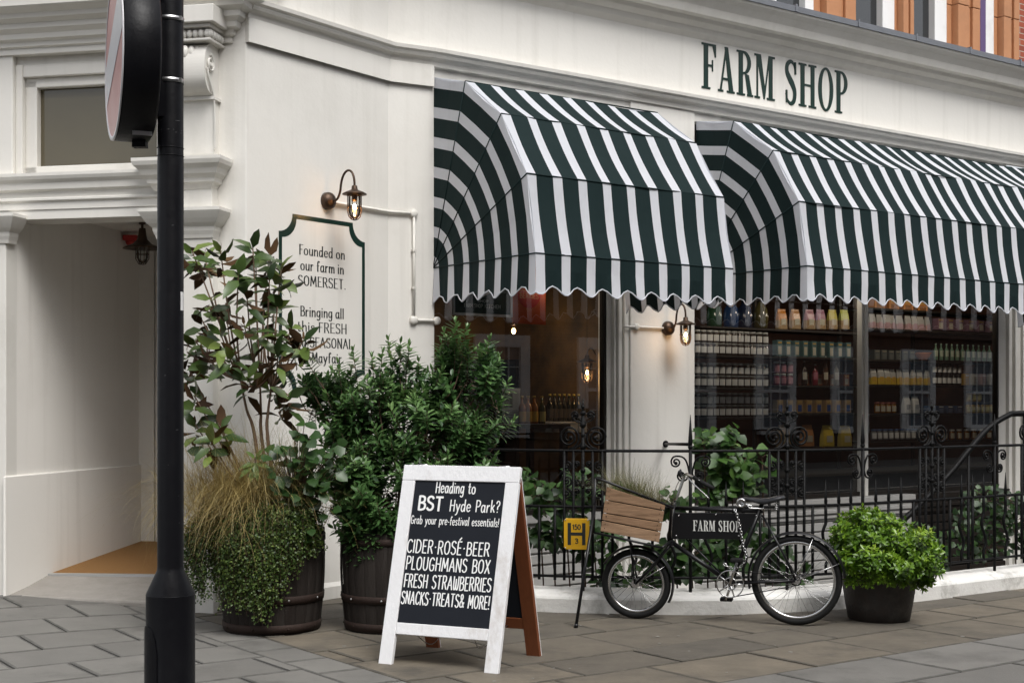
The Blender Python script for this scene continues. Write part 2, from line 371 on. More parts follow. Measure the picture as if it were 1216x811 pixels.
rowslabs(mb, YB-.32, YB, -2, 6.6, lambda: .45, lambda: .32, 0, region=[(YB,0,-1,0)])
rowslabs(mb, YB, 12, YD, 6.6, lambda: .62, lambda: .95, .47)
struct('concrete_paving', mb, [M['slab'], M['slabedge']])
mb = MB(); rowslabs(mb, YB, 14, -1.2, YD, lambda: random.choice((.48,.58,.68)), lambda: random.uniform(.55,1.1), None, gap=.016, region=[(0,YD,0,-1),(YB,0,1,0)], curve=True, amp=.003)
rg = random.Random(77); M['gum'] = mat('flattened_gum', (.20,.19,.17), .8)
for _ in range(90):
    g_ = F(rg.uniform(YB+.2,7), rg.uniform(2.0,YD-.1), .003)
    if (g_.to_2d()-RAIL[min(range(len(RAIL)), key=lambda k: (RAIL[k]-g_).length)].to_2d()).length > .3 and g_.y < RAIL[min(range(len(RAIL)), key=lambda k: (RAIL[k]-g_).length)].y:
        r_ = rg.uniform(.007,.017); mb.lathe([(r_,0),(r_*.9,.0016),(.001,.002)], g_, 9, m=2, caps=False)
struct('york_stone_paving', mb, [M['york'], M['yorkedge'], M['gum']])

# ================================================================ the shop building
HB = 4.57         # underside of the little moulding above the shop windows
shop = thing('shop_building', 'cream painted corner shop with FARM SHOP lettering and striped awnings over its windows', 'shop', (0,12.5,0))
path_corner = [C1, C2, C3]
TOP = tuple(F(13,0,0))[:2]
def wallbox(mb, fr, s0, s1, h0, h1, d=0., th=.28, m=0): mb.fbox(fr, s0, s1, d-th, d, h0, h1, m)
WL = math.hypot(C2[0]-C1[0], C2[1]-C1[1]); GL = math.hypot(C3[0]-C2[0], C3[1]-C2[1])
# corner wall: panel, short pier, upper fascia and the solid wall above
mb = MB()
mb.sweep([(0,-.3),(0,HB),(-.28,HB),(-.28,-.3)], [C1, C2, C3, tuple(F(.055,0,0))[:2]])
mb.sweep([(.0,-.02),(.022,-.02),(.022,.10),(.0,.135)], path_corner)                                     # low skirting
build('corner_wall', mb, M['wall'], shop, bevel=.012)
mb = MB()
mb.sweep([(.035,4.385),(.035,HB+.002),(-.1,HB+.002),(-.1,4.38)], [C1, C2, C3, tuple(F(.03,0,0))[:2]])
build('frieze_band', mb, M['trim'], shop, bevel=.004)
mb = MB(); pth = [C1, C2, C3, TOP]
mb.sweep([(-.02,4.56),(.022,4.566),(.03,4.60),(.04,4.615),(.075,4.632),(.085,4.65),(.085,4.66),(.11,4.675),(.115,4.705),(0,4.72)], pth)
build('string_moulding', mb, M['trim'], shop)
mb = MB(); mb.sweep([(0,4.71),(0,5.35),(-.28,5.35),(-.28,4.71)], pth); build('fascia', mb, M['wall'], shop)
mb = MB(); mb.sweep([(-.01,5.28),(.0,5.305),(.05,5.35),(.07,5.40),(.13,5.435),(.16,5.47),(.225,5.478),(.235,5.505),(.25,5.55),(.30,5.61),(.35,5.645),(.36,5.667),(0,5.70)], pth)
build('cornice', mb, M['trim'], shop)
mb = MB()
mb.sweep([(.34,5.669),(.372,5.669),(.376,5.728),(.33,5.738),(-.02,5.80),(-.02,5.70)], pth)
for s_ in [x*.98+.35 for x in range(0, 13)]: mb.fbox(F, s_-.012, s_+.012, .0, .384, 5.672, 5.746)
build('lead_flashing', mb, M['lead'], shop)
# pillars between the windows and beside them
SB = -.95          # bottom of everything in the basement area
P1, P2, PM, P3 = 2.33, F.s_at(825), F.s_at(1031,-.075), F.s_at(1186,-.13)
AS = F.s_at(720,-.13)
def pillar(s0, s1):
    mb = MB(); wallbox(mb, F, s0, s1, SB, HB, th=.5); build('pillar', mb, M['wall'], shop, bevel=.006)
pillar(P1, P2); pillar(P3+.5, P3+1.6)
def architrave(s0, s1, flip):
    mb = MB(); st = ((0,.30,-.13),(.30,.42,-.085),(.42,.5,-.105),(.5,.72,-.06),(.72,1.,-.025))
    for a0, a1, d in st:
        x0, x1 = (lerp(s0,s1,a0), lerp(s0,s1,a1)) if not flip else (lerp(s1,s0,a1), lerp(s1,s0,a0))
        mb.fbox(F, x0, x1-.0005, -.19, d, SB, HB-.01)
    build('architrave', mb, M['trim'], shop, bevel=.004)
architrave(AS+.003, P1-.002, False); architrave(P3, P3+.498, False)
# stallrisers under the windows: boards with shadow gaps, the right-hand stretch dark
SILL = .56
def stallriser(s0, s1, m='stall'):
    mb = MB(); wallbox(mb, F, s0, s1, SB-.25, .34, d=-.06, th=.2)
    h = SB-.2
    while h < .34: mb.fbox(F, s0, s1, -.06, -.03, h, h+.085); h += .105
    mb.fbox(F, s0, s1, -.22, .03, SILL-.06, SILL); mb.fbox(F, s0, s1, -.22, -.01, .345, SILL-.062); mb.fbox(F, s0, s1, -.2, .012, .40, .44)
    build('stallriser', mb, M[m], shop, bevel=.004)
stallriser(.06, AS+.001); stallriser(P2+.002, F.s_at(1085)); stallriser(F.s_at(1085)+.001, P3-.002, 'shelf')
# windows: frame, one sheet of glass per pane
def pane(parent, s0, s1, h0, h1, d):
    mb = MB(); mb.poly([F(s0,d,h0), F(s1,d,h0), F(s1,d,h1), F(s0,d,h1)]); build('glass_pane', mb, M['glass'], parent, recalc=False)
mb = MB(); fd0, fd1 = -.2, -.13
mb.fbox(F, .058, .10, fd0, fd1, SILL, HB-.02); mb.fbox(F, AS-.03, AS, fd0, fd1, SILL, HB-.02); mb.fbox(F, .10, AS-.03, fd0, fd1, SILL, SILL+.05); mb.fbox(F, .10, AS-.03, fd0, fd1, 4.2, HB-.02)
w1 = build('window', mb, M['shelf'], shop, bevel=.003); pane(w1, .09, AS-.02, SILL+.04, 4.22, -.165)
mb = MB()
mb.fbox(F, P2+.002, P2+.03, fd0, fd1, SILL, HB-.02); mb.fbox(F, P3-.035, P3-.002, fd0, fd1, SILL, HB-.02); mb.fbox(F, P2+.03, P3-.035, fd0, fd1, SILL, SILL+.05); mb.fbox(F, P2+.03, P3-.035, fd0, fd1, 4.2, HB-.02)
w2 = build('window', mb, M['shelf'], shop, bevel=.003)
mb = MB(); mb.fbox(F, PM-.075, PM+.03, -.175, -.10, SILL+.001, HB-.025); mb.fbox(F, PM-.050, PM+.004, -.10, -.075, SILL+.001, HB-.025)
build('mullion', mb, M['trim'], w2, bevel=.006)
pane(w2, P2+.02, PM-.04, SILL+.04, 4.22, -.165); pane(w2, PM, P3-.03, SILL+.04, 4.22, -.165)
# head board above the awnings, shop interior shell
mb = MB(); mb.fbox(F, .056, P3+.0, -.24, -.022, 4.47, HB-.003); build('head_board', mb, M['trim'], shop)
mb = MB(); mb.fbox(F, -.6, 10.4, -4.3, -.23, SILL-.26, SILL-.16); build('shop_floor', mb, M['shopfloor'], shop)
mb = MB(); mb.fbox(F, -.6, 10.4, -4.3, -.30, 4.25, 4.4); build('shop_ceiling', mb, M['shelf'], shop)
mb = MB(); mb.fbox(F, 3.0, 10.4, -4.3, -4.2, .3, 4.3); mb.fbox(F, 10.2, 10.4, -4.2, -.3, .3, 4.3); build('back_wall', mb, M['shopwall'], shop)
mb = MB(); mb.fbox(F, -.6, 3.0, -2.75, -2.65, .3, 4.3); mb.fbox(F, -.6, -.5, -2.65, -.3, .3, 4.3); build('ochre_wall', mb, M['shopgold'], shop)
mb = MB(); mb.fbox(F, 2.72, 2.80, -2.65, -.52, .3, 4.25); build('partition', mb, M['shopgold'], shop)
# upper storey: brick, terracotta piers and sash windows set above the cornice
U0, U1 = 5.72, 9.5
mb = MB(); mb.sweep([(-.16,5.70),(-.16,U1),(-.5,U1),(-.5,5.70)], [tuple(Et(2.6,0,0))[:2], C1, C2, C3, TOP]); build('upper_wall', mb, M['brick'], shop)
ub = lambda px: F.s_at(px, -.04)
def terrapier(px0, px1):
    a, b = ub(px0), ub(px1); w = b-a; mb = MB(); h = U0+.02
    for k in range(6):
        for (x0, x1, d) in ((0,.16,-.06),(.16,.5,.035),(.5,.62,.0),(.62,.86,.035),(.86,1.,-.03)):
            mb.fbox(F, a+w*x0, a+w*x1-.001, -.2, d + (.004 if k % 2 else 0), h, h+.628)
        h += .632
    build('terracotta_pier', mb, M['terra'], shop, bevel=.008)
for q in ((968,1016),(1064,1082),(1126,1163),(1182,1208)): terrapier(*q)
def sash(px0, px1, fr):                # fr: list of (px0, px1) white frame posts
    mb = MB(); a, b = ub(px0), ub(px1)
    mb.fbox(F, a, b, -.19, -.13, U0-.0, U0+.10)
    for q in fr: mb.fbox(F, ub(q[0]), ub(q[1]), -.19, -.06, U0+.001, 8.4)
    mb.fbox(F, a, b, -.19, -.12, 7.2, 7.28); mb.fbox(F, a, b, -.19, -.06, 8.4, 8.5)
    w = build('sash_window', mb, M['white'], shop, bevel=.006)
    mb = MB(); mb.fbox(F, a, b, -.165, -.15, U0+.05, 8.4); build('glass_pane', mb, M['upglass'], w)
sash(918, 968, [(918,924),(958,968)]); sash(1016, 1064, [(1050,1064)]); sash(1082, 1126, [(1112,1126)]); sash(1170, 1182, [(1170.5,1182)])
mb = MB(); mb.fbox(F, ub(1163.3), ub(1169.8), -.16, -.03, U0, 8.5); build('purple_post', mb, M['purple'], shop)
# ---------------------------------------------------------------- entrance
ent = shop
JL, JR = 1.99, .70         # opening between the jambs
mb = MB()
mb.fbox(lambda s,d,h: Et(s,d,h), .0, JR, -.3, -.002, -.3, HB+.3); build('entrance_pier', mb, M['wall'], shop, bevel=.01)
mb = MB(); mb.fbox(Et, JL, 4.2, -.3, 0, -.3, HB+.3); build('entrance_wall', mb, M['wall'], shop, bevel=.01)
mb = MB(); mb.fbox(Et, .23, JR-.02, -.05, .10, 0, 3.05); mb.fbox(Et, .21, JR-.005, -.05, .125, -.1, .22)
build('pilaster', mb, M['trim'], shop, bevel=.008)
mb = MB(); mb.fbox(Et, JL-.002, 2.6, -.05, .10, 0, 3.05); build('pilaster', mb, M['trim'], shop, bevel=.008)
def block(prof, t0, t1, dz0=.0):       # moulded capital round three sides
    mb = MB(); pth = [tuple(Et(t1,0.0,0))[:2], tuple(Et(t1,.10,0))[:2], tuple(Et(t0,.10,0))[:2], tuple(Et(t0,0.0,0))[:2]]
    mb.sweep(prof, pth); build('capital_moulding', mb, M['trim'], shop)
capA = [(-.03,3.245),(.01,3.25),(.03,3.285),(.05,3.30),(.055,3.33),(.085,3.36),(.10,3.40),(.13,3.43),(.14,3.46),(.14,3.485),(-.03,3.50)]
capB = [(-.03,2.87),(.012,2.875),(.018,2.90),(.03,2.93),(.035,2.96),(.065,2.99),(.085,3.02),(.105,3.055),(.115,3.075),(.115,3.10),(-.03,3.12)]
block(capA, .25, JR+.0); block(capB, .24, JR-.02); block(capB, JL-.02, 2.6)
mb = MB(); mb.fbox(Et, .235, JR-.015, -.05, .105, 3.10, 3.26); build('capital_block', mb, M['trim'], shop, bevel=.004)
# lintel with mouldings
mb = MB(); pth = [tuple(Et(4.2,0,0))[:2], tuple(Et(JR+.0,0,0))[:2]]
mb.sweep([(-.3,3.07),(.02,3.07),(.02,3.14),(.03,3.145),(.03,3.20),(.05,3.215),(.05,3.23),(.025,3.24),(.03,3.285),(.06,3.30),(.065,3.35),(.09,3.375),(.10,3.40),(.10,3.425),(-.3,3.44)], pth)
build('lintel', mb, M['trim'], shop)
# transom window
mb = MB(); T0, T1, H0, H1 = JR+.05, 1.83, 3.45, 4.20
for (a, b, c, d, e) in ((T0,T1+.10,H0-.02,H0+.06,-.09),(T0,T1+.10,H1-.06,H1+.02,-.09),(T1,T1+.10,H0,H1,-.09),(T0-.04,T0+.04,H0,H1,-.09)): mb.fbox(Et, a, b, -.2, e, c, d)
mb.fbox(Et, T1+.10, JL+.0, -.2, -.04, H0-.02, H1+.12); mb.fbox(Et, T0, T1+.1, -.2, -.05, H1+.02, H1+.12)
tw = build('transom_window', mb, M['trim'], shop, bevel=.008)
mb = MB(); mb.fbox(Et, T0, T1+.02, -.16, -.15, H0+.03, H1-.03); build('glass_pane', mb, M['transom'], tw)
mb = MB(); mb.fbox(Et, JR, JL, -.3, -.06, H1+.10, HB); build('transom_head', mb, M['wall'], shop)
# heavy cornice over the entrance, turning back at the corner
mb = MB(); pth = [tuple(Et(4.2,0,0))[:2], tuple(Et(.13,0,0))[:2], tuple(Et(.13,-.3,0))[:2]]
mb.sweep([(-.1,4.385),(.02,4.385),(.02,4.43),(.045,4.44),(.05,4.475),(.085,4.49),(.09,4.53),(.13,4.56),(.135,4.60),(.19,4.625),(.20,4.66),(.26,4.69),(.27,4.70),(.27,4.80),(.31,4.83),(.35,4.90),(.355,4.94),(-.1,5.0)], pth)
build('entrance_cornice', mb, M['trim'], shop)
mb = MB(); mb.fbox(Et, .0, 4.2, -.3, -.01, 4.9, 5.7); build('entrance_parapet', mb, M['wall'], shop)
# console bracket: scroll profile pulled sideways, egg-and-dart and abacus above it
mb = MB(); prof = []
for q in ((.05,3.50),(.08,3.505),(.085,3.62),(.09,3.76),(.10,3.90),(.13,3.96),(.20,3.99),(.245,4.05),(.26,4.13),(.255,4.22),(.23,4.29),(.19,4.33),(.16,4.345)): prof.append(q)
prof = [tuple(p)[:2] for p in crom([Vector((d,h,0)) for d,h in prof], 4)] + [(-.02,4.345),(-.02,3.50)]
t0, t1 = .225, .56
mb.prism([Et(t0,d,h) for d,h in prof], Et(t1,0,0)-Et(t0,0,0))
for tt in (t0-.012,):
    sp = [Et(tt, .175+.062*(1-k/26.)*math.cos(k*.5+1.6), 4.19+.07*(1-k/26.)*math.sin(k*.5+1.6)) for k in range(25)]
    mb.tube(sp, .009, 6)
    mb.tube([Et(tt,d,h) for d,h in ((.10,3.56),(.10,3.80),(.115,3.95),(.17,4.02),(.215,4.08),(.235,4.15))], .008, 6)
mb.fbox(Et, t0-.02, t1+.02, -.02, .13, 3.93, 3.955)
for k in range(7):                     # acanthus lobes on the scroll front
    mb.sphere(Et(lerp(t0+.03,t1-.03,k/6.), .235-.05*abs(k-3)/3., 4.27), .032, n=8, sz=1.7)
build('console_bracket', mb, M['trim'], shop, bevel=.004)
mb = MB()
mb.fbox(Et, t0-.05, t1+.05, -.02, .27, 4.345, 4.365)
for k in range(9): mb.sphere(Et(lerp(t0-.02,t1+.02,k/8.), .255, 4.40), .026, n=8, sz=1.25)
for k in range(5): mb.sphere(Et(t0-.04, .05+.05*k, 4.40), .026, n=8, sz=1.25)
mb.fbox(Et, t0-.03, t1+.03, -.02, .235, 4.366, 4.44); mb.fbox(Et, t0-.06, t1+.06, -.02, .29, 4.441, 4.47); mb.fbox(Et, t0-.10, t1+.10, -.02, .33, 4.471, 4.60)
build('console_capital', mb, M['trim'], shop, bevel=.005)
# porch: splayed left wall, back wall with a white door frame, ceiling, sloping floor
J = Et(JL, -.06, 0); PD = Vector((.216, 1, 0)).normalized()
def porchp(t, h): p = J + PD*t; return Vector((p.x, p.y, h))
mb = MB(); n_ = Vector((-PD.y, PD.x, 0))*.2
mb.prism([porchp(-.02,-.1), porchp(2.4,-.1), porchp(2.4,3.4), porchp(-.02,3.4)], n_)
build('porch_wall', mb, M['porch'], shop)
mb = MB(); mb.prism([porchp(-.2,-.05), porchp(2.3,-.05), porchp(2.3,1.03), porchp(-.2,1.03)], -n_*.12); build('dado', mb, M['porch'], shop, bevel=.008)
bk = porchp(2.14, 0)
mb = MB(); mb.box((bk.x+1.2, bk.y+.08, 1.8), (3.0,.12,3.4)); build('porch_back_wall', mb, M['porch'], shop)
mb = MB(); xd = (bk.x+.10)
mb.box((bk.x+.055, bk.y-.02, 1.62), (.16,.10,2.9)); mb.box((bk.x+.175, bk.y-.035, 1.62), (.055,.12,2.9)); mb.box((bk.x+.72, bk.y-.03, 2.98), (1.03,.11,.18))
build('door_frame', mb, M['trim'], shop, bevel=.008)
mb = MB()
for a, b, c, d in ((.205,.30,.3,2.88),(1.05,1.15,.3,2.88),(.30,1.05,.3,.75),(.30,1.05,2.72,2.88)): mb.box((bk.x+(a+b)/2, bk.y+.0, (c+d)/2), (b-a,.05,d-c))
dr = build('door', mb, M['trim'], shop, bevel=.006)
mb = MB(); mb.box((bk.x+.675, bk.y+.004, 1.73), (.76,.012,1.98)); build('glass_pane', mb, M['upglass'], dr)
mb = MB(); mb.tube([(bk.x+.26,bk.y-.06,1.2),(bk.x+.26,bk.y-.06,1.5)], .012); mb.tube([(bk.x+.26,bk.y-.02,1.22),(bk.x+.26,bk.y-.06,1.22)], .01); build('handle', mb, M['chrome'], dr)
q = Et(JR, -.1, 0)
mb = MB(); mb.prism([Et(JL+.1,-.25,3.2), Et(JR-.1,-.25,3.2), (q.x+.4,bk.y+.1,3.2), (bk.x-.2,bk.y+.1,3.2)], (0,0,.1)); build('porch_ceiling', mb, M['porch'], shop)
mb = MB(); mb.prism([Et(JR-.05,-.28,0), (q.x+.22,bk.y+.05,0), (q.x+.45,bk.y+.05,0), Et(JR-.3,-.28,0)], (0,0,3.2)); build('porch_wall', mb, M['porch'], shop)
# doorstep ramp and mat
def ram(t, d, h): return Et(t, d, h)
mb = MB(); lf = porchp(.42, 0); lb = bk
mb.hexa([Et(2.5,.10,-.03), Et(JR+.0,.06,-.03), (q.x+.14,lf.y-.02,-.03), (lf.x-.06,lf.y,-.03), Et(2.5,.10,.095), Et(JR+.0,.06,.07), (q.x+.14,lf.y-.02,.165), (lf.x-.06,lf.y,.178)])
struct('doorstep', mb, M['stone'], bevel=.02)
mb = MB(); mb.hexa([(lf.x-.04,lf.y+.002,.0),(q.x+.13,lf.y-.018,.0),(q.x+.13,lf.y+.03,.0),(lf.x-.04,lf.y+.05,.0),(lf.x-.04,lf.y+.002,.19),(q.x+.13,lf.y-.018,.178),(q.x+.13,lf.y+.03,.18),(lf.x-.04,lf.y+.05,.192)])
build('threshold_strip', mb, M['alu'], shop)
mb = MB(); mb.hexa([(lf.x-.04,lf.y+.052,0),(q.x+.13,lf.y+.032,0),(q.x+.5,bk.y+.02,0),(lb.x-.05,lb.y+.02,0),(lf.x-.04,lf.y+.052,.19),(q.x+.13,lf.y+.032,.182),(q.x+.5,bk.y+.02,.30),(lb.x-.05,lb.y+.02,.31)])
solo('doormat', mb, M['coir'], 'brown coir mat filling the floor of the entrance porch', 'doormat', loc=(lf.x+.6,lf.y+.8,.2))

# ================================================================ the buildings opposite, seen only in the window glass
M['oppglass'] = mat('opposite_window_glass', (.13,.16,.19), .1, spec=.8)
def terrace():
    t = thing('brick_terrace', 'brown brick terrace with white sash windows across the street', 'house', F(12,16,0))
    mb = MB(); mb.fbox(F, -26, 46, 15.5, 18, -.1, 11.0); build('wall', mb, M['brick2'], t)
    mb = MB(); mb.fbox(F, -26, 46, 15.38, 15.5, -.1, 3.6); mb.fbox(F, -26, 46, 15.2, 15.5, 3.55, 3.85); build('ground_storey', mb, M['brick2'], t)
    k = 0
    for s_ in range(-24, 46, 3):
        for h in (.9, 4.4, 7.6):
            mb = MB(); w, hh = 1.15, 2.1
            for a in (-w/2, w/2-.08): mb.fbox(F, s_+a, s_+a+.08, 15.28, 15.42, h, h+hh)
            for b in (0, hh/2-.04, hh-.08): mb.fbox(F, s_-w/2+.08, s_+w/2-.08, 15.30, 15.41, h+b, h+b+.08)
            for a in (-.19, .17): mb.fbox(F, s_+a, s_+a+.025, 15.32, 15.40, h+.08, h+hh-.08)
            for b in (.55, 1.55): mb.fbox(F, s_-w/2+.08, s_+w/2-.08, 15.325, 15.398, h+b, h+b+.025)
            mb.fbox(F, s_-w/2-.1, s_+w/2+.1, 15.2, 15.42, h-.1, h-.001); mb.fbox(F, s_-w/2-.2, s_-w/2-.001, 15.30, 15.42, h, h+hh+.2); mb.fbox(F, s_+w/2+.001, s_+w/2+.2, 15.30, 15.42, h, h+hh+.2); mb.fbox(F, s_-w/2, s_+w/2, 15.30, 15.42, h+hh+.001, h+hh+.2)
            wd = build('window', mb, M['white'], t)
            mb = MB(); mb.fbox(F, s_-w/2, s_+w/2, 15.365, 15.372, h, h+hh); build('pane', mb, M['oppglass'], wd)
terrace()
# ================================================================ lettering
def arc(cx, cy, rx, ry, a0, a1, n=10): return [(cx+rx*math.cos(R(lerp(a0,a1,i/n))), cy+ry*math.sin(R(lerp(a0,a1,i/n)))) for i in range(n+1)]
# stroke alphabet: width and strokes; 'c' strokes are rounded through their points
G_ = {
'A':(.56,[('l',[(.02,0),(.28,1),(.54,0)]),('l',[(.11,.34),(.45,.34)])]),
'B':(.48,[('l',[(.06,0),(.06,1)]),('c',[(.06,1),(.28,.99),(.41,.88),(.40,.64),(.24,.53),(.06,.52)]),('c',[(.06,.52),(.28,.52),(.46,.40),(.45,.12),(.28,.01),(.06,0)])]),
'C':(.50,[('c',[(.48,.84),(.36,.98),(.2,.97),(.07,.78),(.04,.5),(.07,.2),(.2,.02),(.36,.02),(.48,.17)])]),
'D':(.54,[('l',[(.06,0),(.06,1)]),('c',[(.06,1),(.28,.98),(.45,.8),(.5,.5),(.45,.2),(.28,.02),(.06,0)])]),
'E':(.42,[('l',[(.40,1),(.06,1),(.06,0),(.41,0)]),('l',[(.06,.52),(.34,.52)])]),
'É':(.42,[('l',[(.40,1),(.06,1),(.06,0),(.41,0)]),('l',[(.06,.52),(.34,.52)]),('l',[(.15,1.12),(.32,1.3)])]),
'F':(.40,[('l',[(.40,1),(.06,1),(.06,0)]),('l',[(.06,.52),(.34,.52)])]),
'G':(.54,[('c',[(.48,.84),(.36,.98),(.2,.97),(.07,.78),(.04,.5),(.07,.2),(.2,.02),(.36,.02),(.48,.14),(.49,.42)]),('l',[(.49,.44),(.30,.44)])]),
'H':(.54,[('l',[(.06,0),(.06,1)]),('l',[(.48,0),(.48,1)]),('l',[(.06,.52),(.48,.52)])]),
'I':(.12,[('l',[(.06,0),(.06,1)])]),
'K':(.50,[('l',[(.06,0),(.06,1)]),('l',[(.46,1),(.07,.46)]),('l',[(.19,.6),(.48,0)])]),
'L':(.40,[('l',[(.06,1),(.06,0),(.39,0)])]),
'M':(.66,[('l',[(.04,0),(.10,1),(.33,.25),(.56,1),(.62,0)])]),
'N':(.54,[('l',[(.06,0),(.06,1),(.48,0),(.48,1)])]),
'O':(.56,[('c',[(.28,1),(.1,.86),(.04,.5),(.1,.14),(.28,0),(.46,.14),(.52,.5),(.46,.86),(.28,1)])]),
'P':(.46,[('l',[(.06,0),(.06,1)]),('c',[(.06,1),(.3,.99),(.44,.86),(.43,.6),(.28,.46),(.06,.45)])]),
'R':(.50,[('l',[(.06,0),(.06,1)]),('c',[(.06,1),(.3,.99),(.42,.87),(.41,.62),(.28,.51),(.06,.5)]),('l',[(.25,.5),(.48,0)])]),
'S':(.46,[('c',[(.42,.86),(.32,.98),(.16,.98),(.05,.84),(.08,.64),(.24,.52),(.4,.4),(.43,.18),(.32,.02),(.14,.01),(.03,.14)])]),
'T':(.50,[('l',[(.25,0),(.25,1)]),('l',[(.02,1),(.48,1)])]),
'U':(.54,[('c',[(.06,1),(.06,.5),(.08,.18),(.2,.02),(.34,.02),(.46,.18),(.48,.5),(.48,1)])]),
'W':(.62,[('c',[(.04,1),(.05,.4),(.10,.04),(.22,.04),(.29,.3),(.30,.8)]),('c',[(.30,.8),(.32,.25),(.40,.02),(.52,.06),(.57,.4),(.58,1)])]),
'X':(.50,[('l',[(.03,0),(.47,1)]),('l',[(.03,1),(.47,0)])]),
'&':(.56,[('c',[(.54,.38),(.42,.12),(.24,.0),(.07,.08),(.05,.3),(.2,.5),(.36,.68),(.36,.9),(.24,1),(.12,.9),(.14,.7),(.32,.4),(.54,.0)])]),
'?':(.40,[('c',[(.05,.8),(.12,.97),(.26,1),(.37,.86),(.33,.64),(.2,.5),(.19,.28)]),('l',[(.18,.07),(.20,.02)])]),
'!':(.14,[('l',[(.08,1),(.06,.28)]),('l',[(.05,.06),(.06,.0)])]),
'·':(.26,[('l',[(.10,.46),(.16,.50)])]), '.':(.14,[('l',[(.05,.0),(.07,.03)])]), '-':(.28,[('l',[(.04,.34),(.24,.36)])]),
'a':(.46,[('c',[(.38,.5),(.25,.62),(.09,.54),(.04,.28),(.09,.05),(.2,0),(.32,.1),(.38,.3)]),('l',[(.39,.62),(.39,.1),(.45,0)])]),
'b':(.46,[('l',[(.06,1.05),(.06,0)]),('c',[(.06,.42),(.2,.61),(.36,.55),(.42,.3),(.36,.06),(.2,0),(.06,.14)])]),
'd':(.47,[('c',[(.38,.5),(.25,.62),(.09,.54),(.04,.28),(.09,.05),(.2,0),(.32,.1),(.38,.3)]),('l',[(.40,1.05),(.40,0)])]),
'e':(.44,[('c',[(.05,.32),(.39,.36),(.36,.55),(.22,.63),(.08,.52),(.04,.28),(.11,.06),(.25,0),(.39,.11)])]),
'f':(.32,[('c',[(.33,.96),(.25,1.05),(.15,.96),(.13,.7),(.13,0)]),('l',[(.01,.6),(.29,.6)])]),
'g':(.46,[('c',[(.38,.5),(.25,.62),(.09,.54),(.04,.3),(.09,.08),(.2,.03),(.32,.12),(.38,.3)]),('c',[(.40,.62),(.40,.1),(.37,-.22),(.22,-.34),(.05,-.24)])]),
'h':(.46,[('l',[(.06,1.05),(.06,0)]),('c',[(.06,.38),(.18,.58),(.32,.6),(.39,.45),(.40,.2),(.40,0)])]),
'i':(.14,[('l',[(.07,.62),(.07,0)]),('l',[(.06,.86),(.08,.90)])]),
'k':(.42,[('l',[(.06,1.05),(.06,0)]),('l',[(.36,.62),(.07,.26)]),('l',[(.17,.38),(.40,0)])]),
'l':(.14,[('l',[(.07,1.05),(.07,0)])]),
'm':(.70,[('l',[(.06,.62),(.06,0)]),('c',[(.06,.38),(.16,.58),(.28,.6),(.34,.45),(.35,0)]),('c',[(.35,.38),(.45,.58),(.57,.6),(.63,.45),(.64,0)])]),
'n':(.46,[('l',[(.06,.62),(.06,0)]),('c',[(.06,.38),(.18,.58),(.32,.6),(.39,.45),(.40,.2),(.40,0)])]),
'o':(.48,[('c',[(.24,.62),(.09,.53),(.04,.31),(.09,.08),(.24,0),(.39,.08),(.44,.31),(.39,.53),(.24,.62)])]),
'p':(.46,[('l',[(.06,.62),(.06,-.36)]),('c',[(.06,.42),(.2,.61),(.36,.55),(.42,.3),(.36,.06),(.2,0),(.06,.14)])]),
'r':(.32,[('l',[(.06,.62),(.06,0)]),('c',[(.06,.36),(.14,.54),(.24,.61),(.32,.58)])]),
's':(.36,[('c',[(.33,.53),(.22,.62),(.09,.58),(.06,.44),(.18,.33),(.31,.22),(.31,.07),(.18,0),(.03,.08)])]),
't':(.32,[('c',[(.14,.9),(.13,.5),(.14,.12),(.2,.0),(.32,.05)]),('l',[(.01,.61),(.30,.61)])]),
'u':(.46,[('c',[(.06,.62),(.06,.3),(.1,.05),(.22,0),(.34,.1),(.39,.3)]),('l',[(.40,.62),(.40,0)])]),
'v':(.42,[('l',[(.02,.62),(.21,0),(.40,.62)])]),
'y':(.44,[('l',[(.03,.62),(.23,.04)]),('c',[(.42,.62),(.24,.02),(.15,-.25),(.02,-.34)])]),
'1':(.26,[('l',[(.03,.8),(.16,1),(.16,0)])]), '5':(.44,[('l',[(.38,1),(.10,1),(.07,.56)]),('c',[(.07,.56),(.24,.64),(.39,.5),(.40,.22),(.28,.02),(.12,0),(.03,.12)])]),
'0':(.48,[('c',[(.24,1),(.08,.86),(.04,.5),(.08,.14),(.24,0),(.40,.14),(.44,.5),(.40,.86),(.24,1)])]),
'3':(.42,[('c',[(.05,.88),(.2,1),(.36,.9),(.35,.66),(.17,.54)]),('c',[(.17,.54),(.38,.44),(.39,.14),(.22,0),(.03,.1)])]),
}
